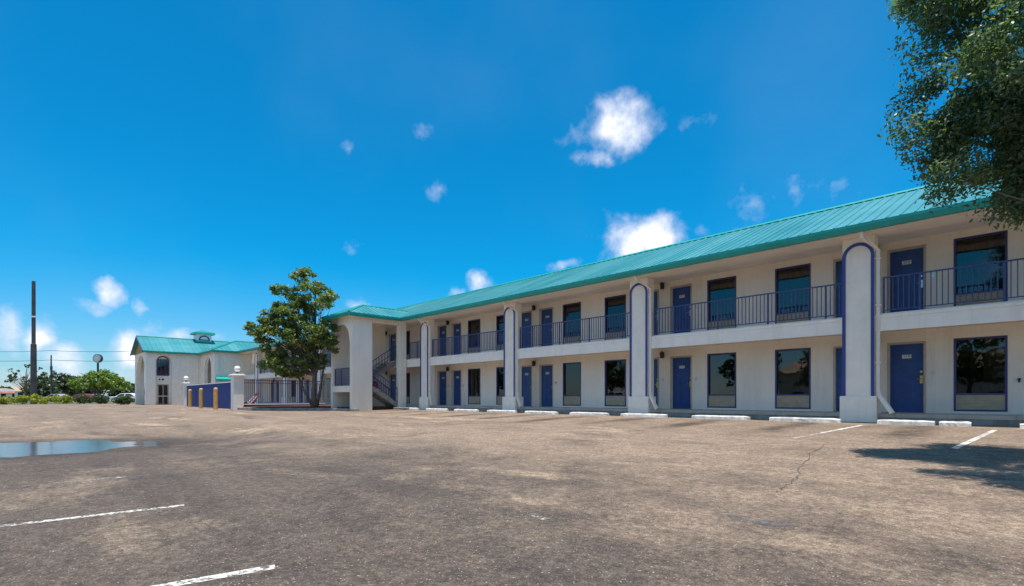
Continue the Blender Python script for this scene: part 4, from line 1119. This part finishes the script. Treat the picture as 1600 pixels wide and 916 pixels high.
for z, lb in ((8.1, 'lower overhead power line crossing behind the steel pole'), (10.0, 'upper overhead power line crossing behind the steel pole')):
    b = MB(); P = [(-175, -52), (-149, -24.3), (-136.5, -11.3), (-123, 2.7), (-90, 37)]
    path = []
    for (x0, y0), (x1, y1) in zip(P, P[1:]):
        for k in range(8):
            t = k / 8; path.append((x0 + (x1 - x0) * t, y0 + (y1 - y0) * t, z - .5 * 4 * t * (1 - t) * .5))
    b.tube(path, .035, 4); tag(b.build('power_line', M_black), lb, 'power line')

# ------------------------------------------------------------------ cars and far buildings
def car(name, label, loc, rz, mat, group='cars beyond the lot', h=1.5):
    t = tag(empty(name, loc), label, 'car', group); t.rotation_euler = (0, 0, rz)
    side = [(-2.25, .35), (-2.28, .7), (-2.1, .92), (-1.2, .98), (-.5, h - .05), (.95, h), (1.75, 1.02), (2.2, .95), (2.28, .6), (2.22, .33)]
    b = MB(); n = len(side); W = .88
    yin = [W, W, W, W, W * .76, W * .76, W * .95, W, W, W]
    b.hexa([(x, -yy, z) for (x, z), yy in zip(side, yin)], [(x, yy, z) for (x, z), yy in zip(side, yin)])
    b.build('body', mat, t, bevel=.05)
    g = MB(); W1, W2 = .885, .70
    for s in (-1, 1):
        g.poly([(-1.05, s * W1 * .985, 1.0), (.1, s * W1 * .985, 1.0), (.1, s * (W2), h - .1), (-.45, s * W2, h - .1)][::s]); g.poly([(.2, s * W1 * .985, 1.0), (1.5, s * W1 * .97, 1.02), (.95, s * W2, h - .1), (.2, s * W2, h - .1)][::s])
    g.poly([(-1.16, -.75, 1.0), (-1.16, .75, 1.0), (-.53, .6, h - .1), (-.53, -.6, h - .1)]); g.poly([(1.72, -.75, 1.05), (1.72, .75, 1.05), (1.05, .6, h - .08), (1.05, -.6, h - .08)])
    g.build('windows', M_dark, t)
    wm = MB()
    for x in (-1.4, 1.4):
        for s in (-1, 1):
            w = MB().tube([(x, s * .74, .33), (x, s * .91, .33)], .33, 16).build('tyre', M_rubber, t); MB().tube([(x, s * .911, .33), (x, s * .925, .33)], .2, 12).build('rim', M_nickel, w)
    for s in (-1, 1): MB().box(-2.31, -2.25, s * .7 - .15, s * .7 + .15, .62, .76).build('headlight', M_white, t); MB().box(2.25, 2.31, s * .7 - .14, s * .7 + .14, .62, .8).build('tail_light', M_red, t)
    return t
M_carwhite = painted('car_white', (.75, .76, .77), .25, .05); M_carred = painted('car_maroon', (.2, .03, .025), .25, .1); M_cargrey = painted('car_silver', (.35, .36, .38), .25, .1)
for x, y, a, m, lb in ((-101.2, -3.6, 1.0, M_carwhite, 'white car parked left of the office porch'), (-104, .5, 1.0, M_carwhite, 'second white car half hidden by the office porch'), (-115.4, -8.1, .75, M_carred, 'maroon car behind the spreading tree on the left'), (-123.8, -5.4, .75, M_cargrey, 'silver car behind the trunk of the spreading tree'), (-121.0, -11.2, .75, M_cargrey, 'silver car behind the yellow green shrubs')):
    car('parked_car', lb, (x, y, gz(x, y) - .04), a, m)
def house(label, x, y, w, d, h, rz, mw, mr, rise=1.6, nwin=4):
    t = tag(empty('low_building', (x, y, gz(x, y) - .05)), label, 'building', 'low buildings beyond the road'); t.rotation_euler = (0, 0, rz)
    MB().box(-w / 2, w / 2, -d / 2, d / 2, -.2, h).build('wall', mw, t)
    e = .6; b = MB(); b.hexa([(-w / 2 - e, -d / 2 - e, h), (w / 2 + e, -d / 2 - e, h), (w / 2 + e, d / 2 + e, h), (-w / 2 - e, d / 2 + e, h)], [(-w / 2 + rise, -.1, h + rise), (w / 2 - rise, -.1, h + rise), (w / 2 - rise, .1, h + rise), (-w / 2 + rise, .1, h + rise)]); b.build('roof', mr, t)
    for k in range(nwin):
        xx = -w / 2 + w * (k + .5) / nwin
        for s in (-1, 1):
            f = MB().box(xx - .75, xx + .75, s * d / 2 - .06, s * d / 2 + .06, .9, 2.2).build('window', M_white, t); MB().box(xx - .65, xx + .65, s * d / 2 - .08, s * d / 2 + .08, 1.0, 2.1).build('pane', M_dark, f)
house('long low tan roofed building far behind the steel pole', -246, -16.6, 26, 12, 3.2, .8, M_tan, M_tan)
house('red roofed white building left behind the steel pole', -190, -12.5, 12, 8, 2.0, .8, M_white, M_terracotta, .9)
house('pale building just right of the steel pole', -172, -10.8, 9, 7, 2.4, .8, M_white, M_tan, 1.0, 3)
house('grey roofed white building at the far left edge', -200, -21.5, 12, 8, 2.5, .8, M_white, M_conc, 1.0, 3)

# ------------------------------------------------------------------ the far side of the lot, seen only mirrored in the windows
for k, (x, y, h) in enumerate([(-70, -50, 9), (-58, -47, 9.5), (-46, -50, 9), (-34, -47, 8.5), (-24, -50, 10), (-13, -46, 9), (-2, -50, 10.5), (8, -46, 8.5), (17, -49, 9.5)]):
    tree('street_tree', 'leafy tree across the lot mirrored in the window glass', (x, y, gz(x, y) - .05), [(0, 0, h * .6, 3.6, 3.6, h * .33), (1.5, .8, h * .48, 2.6, 2.6, h * .25), (-1.6, -.6, h * .5, 2.6, 2.6, h * .28)],
         [([(0, 0, -.1), (.1, 0, h * .4), (0, .1, h * .85)], [.3, .22, .06])], 70, (.6, 1.0), 40, .5, M_green, 120 + k % 2 * 7, group='trees across the lot', limb_r=.07, keep=.3)
house('pale house across the lot mirrored in the window glass', -8, -62, 30, 9, 5, 0, M_cream, M_tan, 2.0, 6)
car('parked_car', 'white car across the lot mirrored in a ground floor window', (-25.6, -22.0, gz(-25.6, -22)), 0.0, M_carwhite, h=1.7)
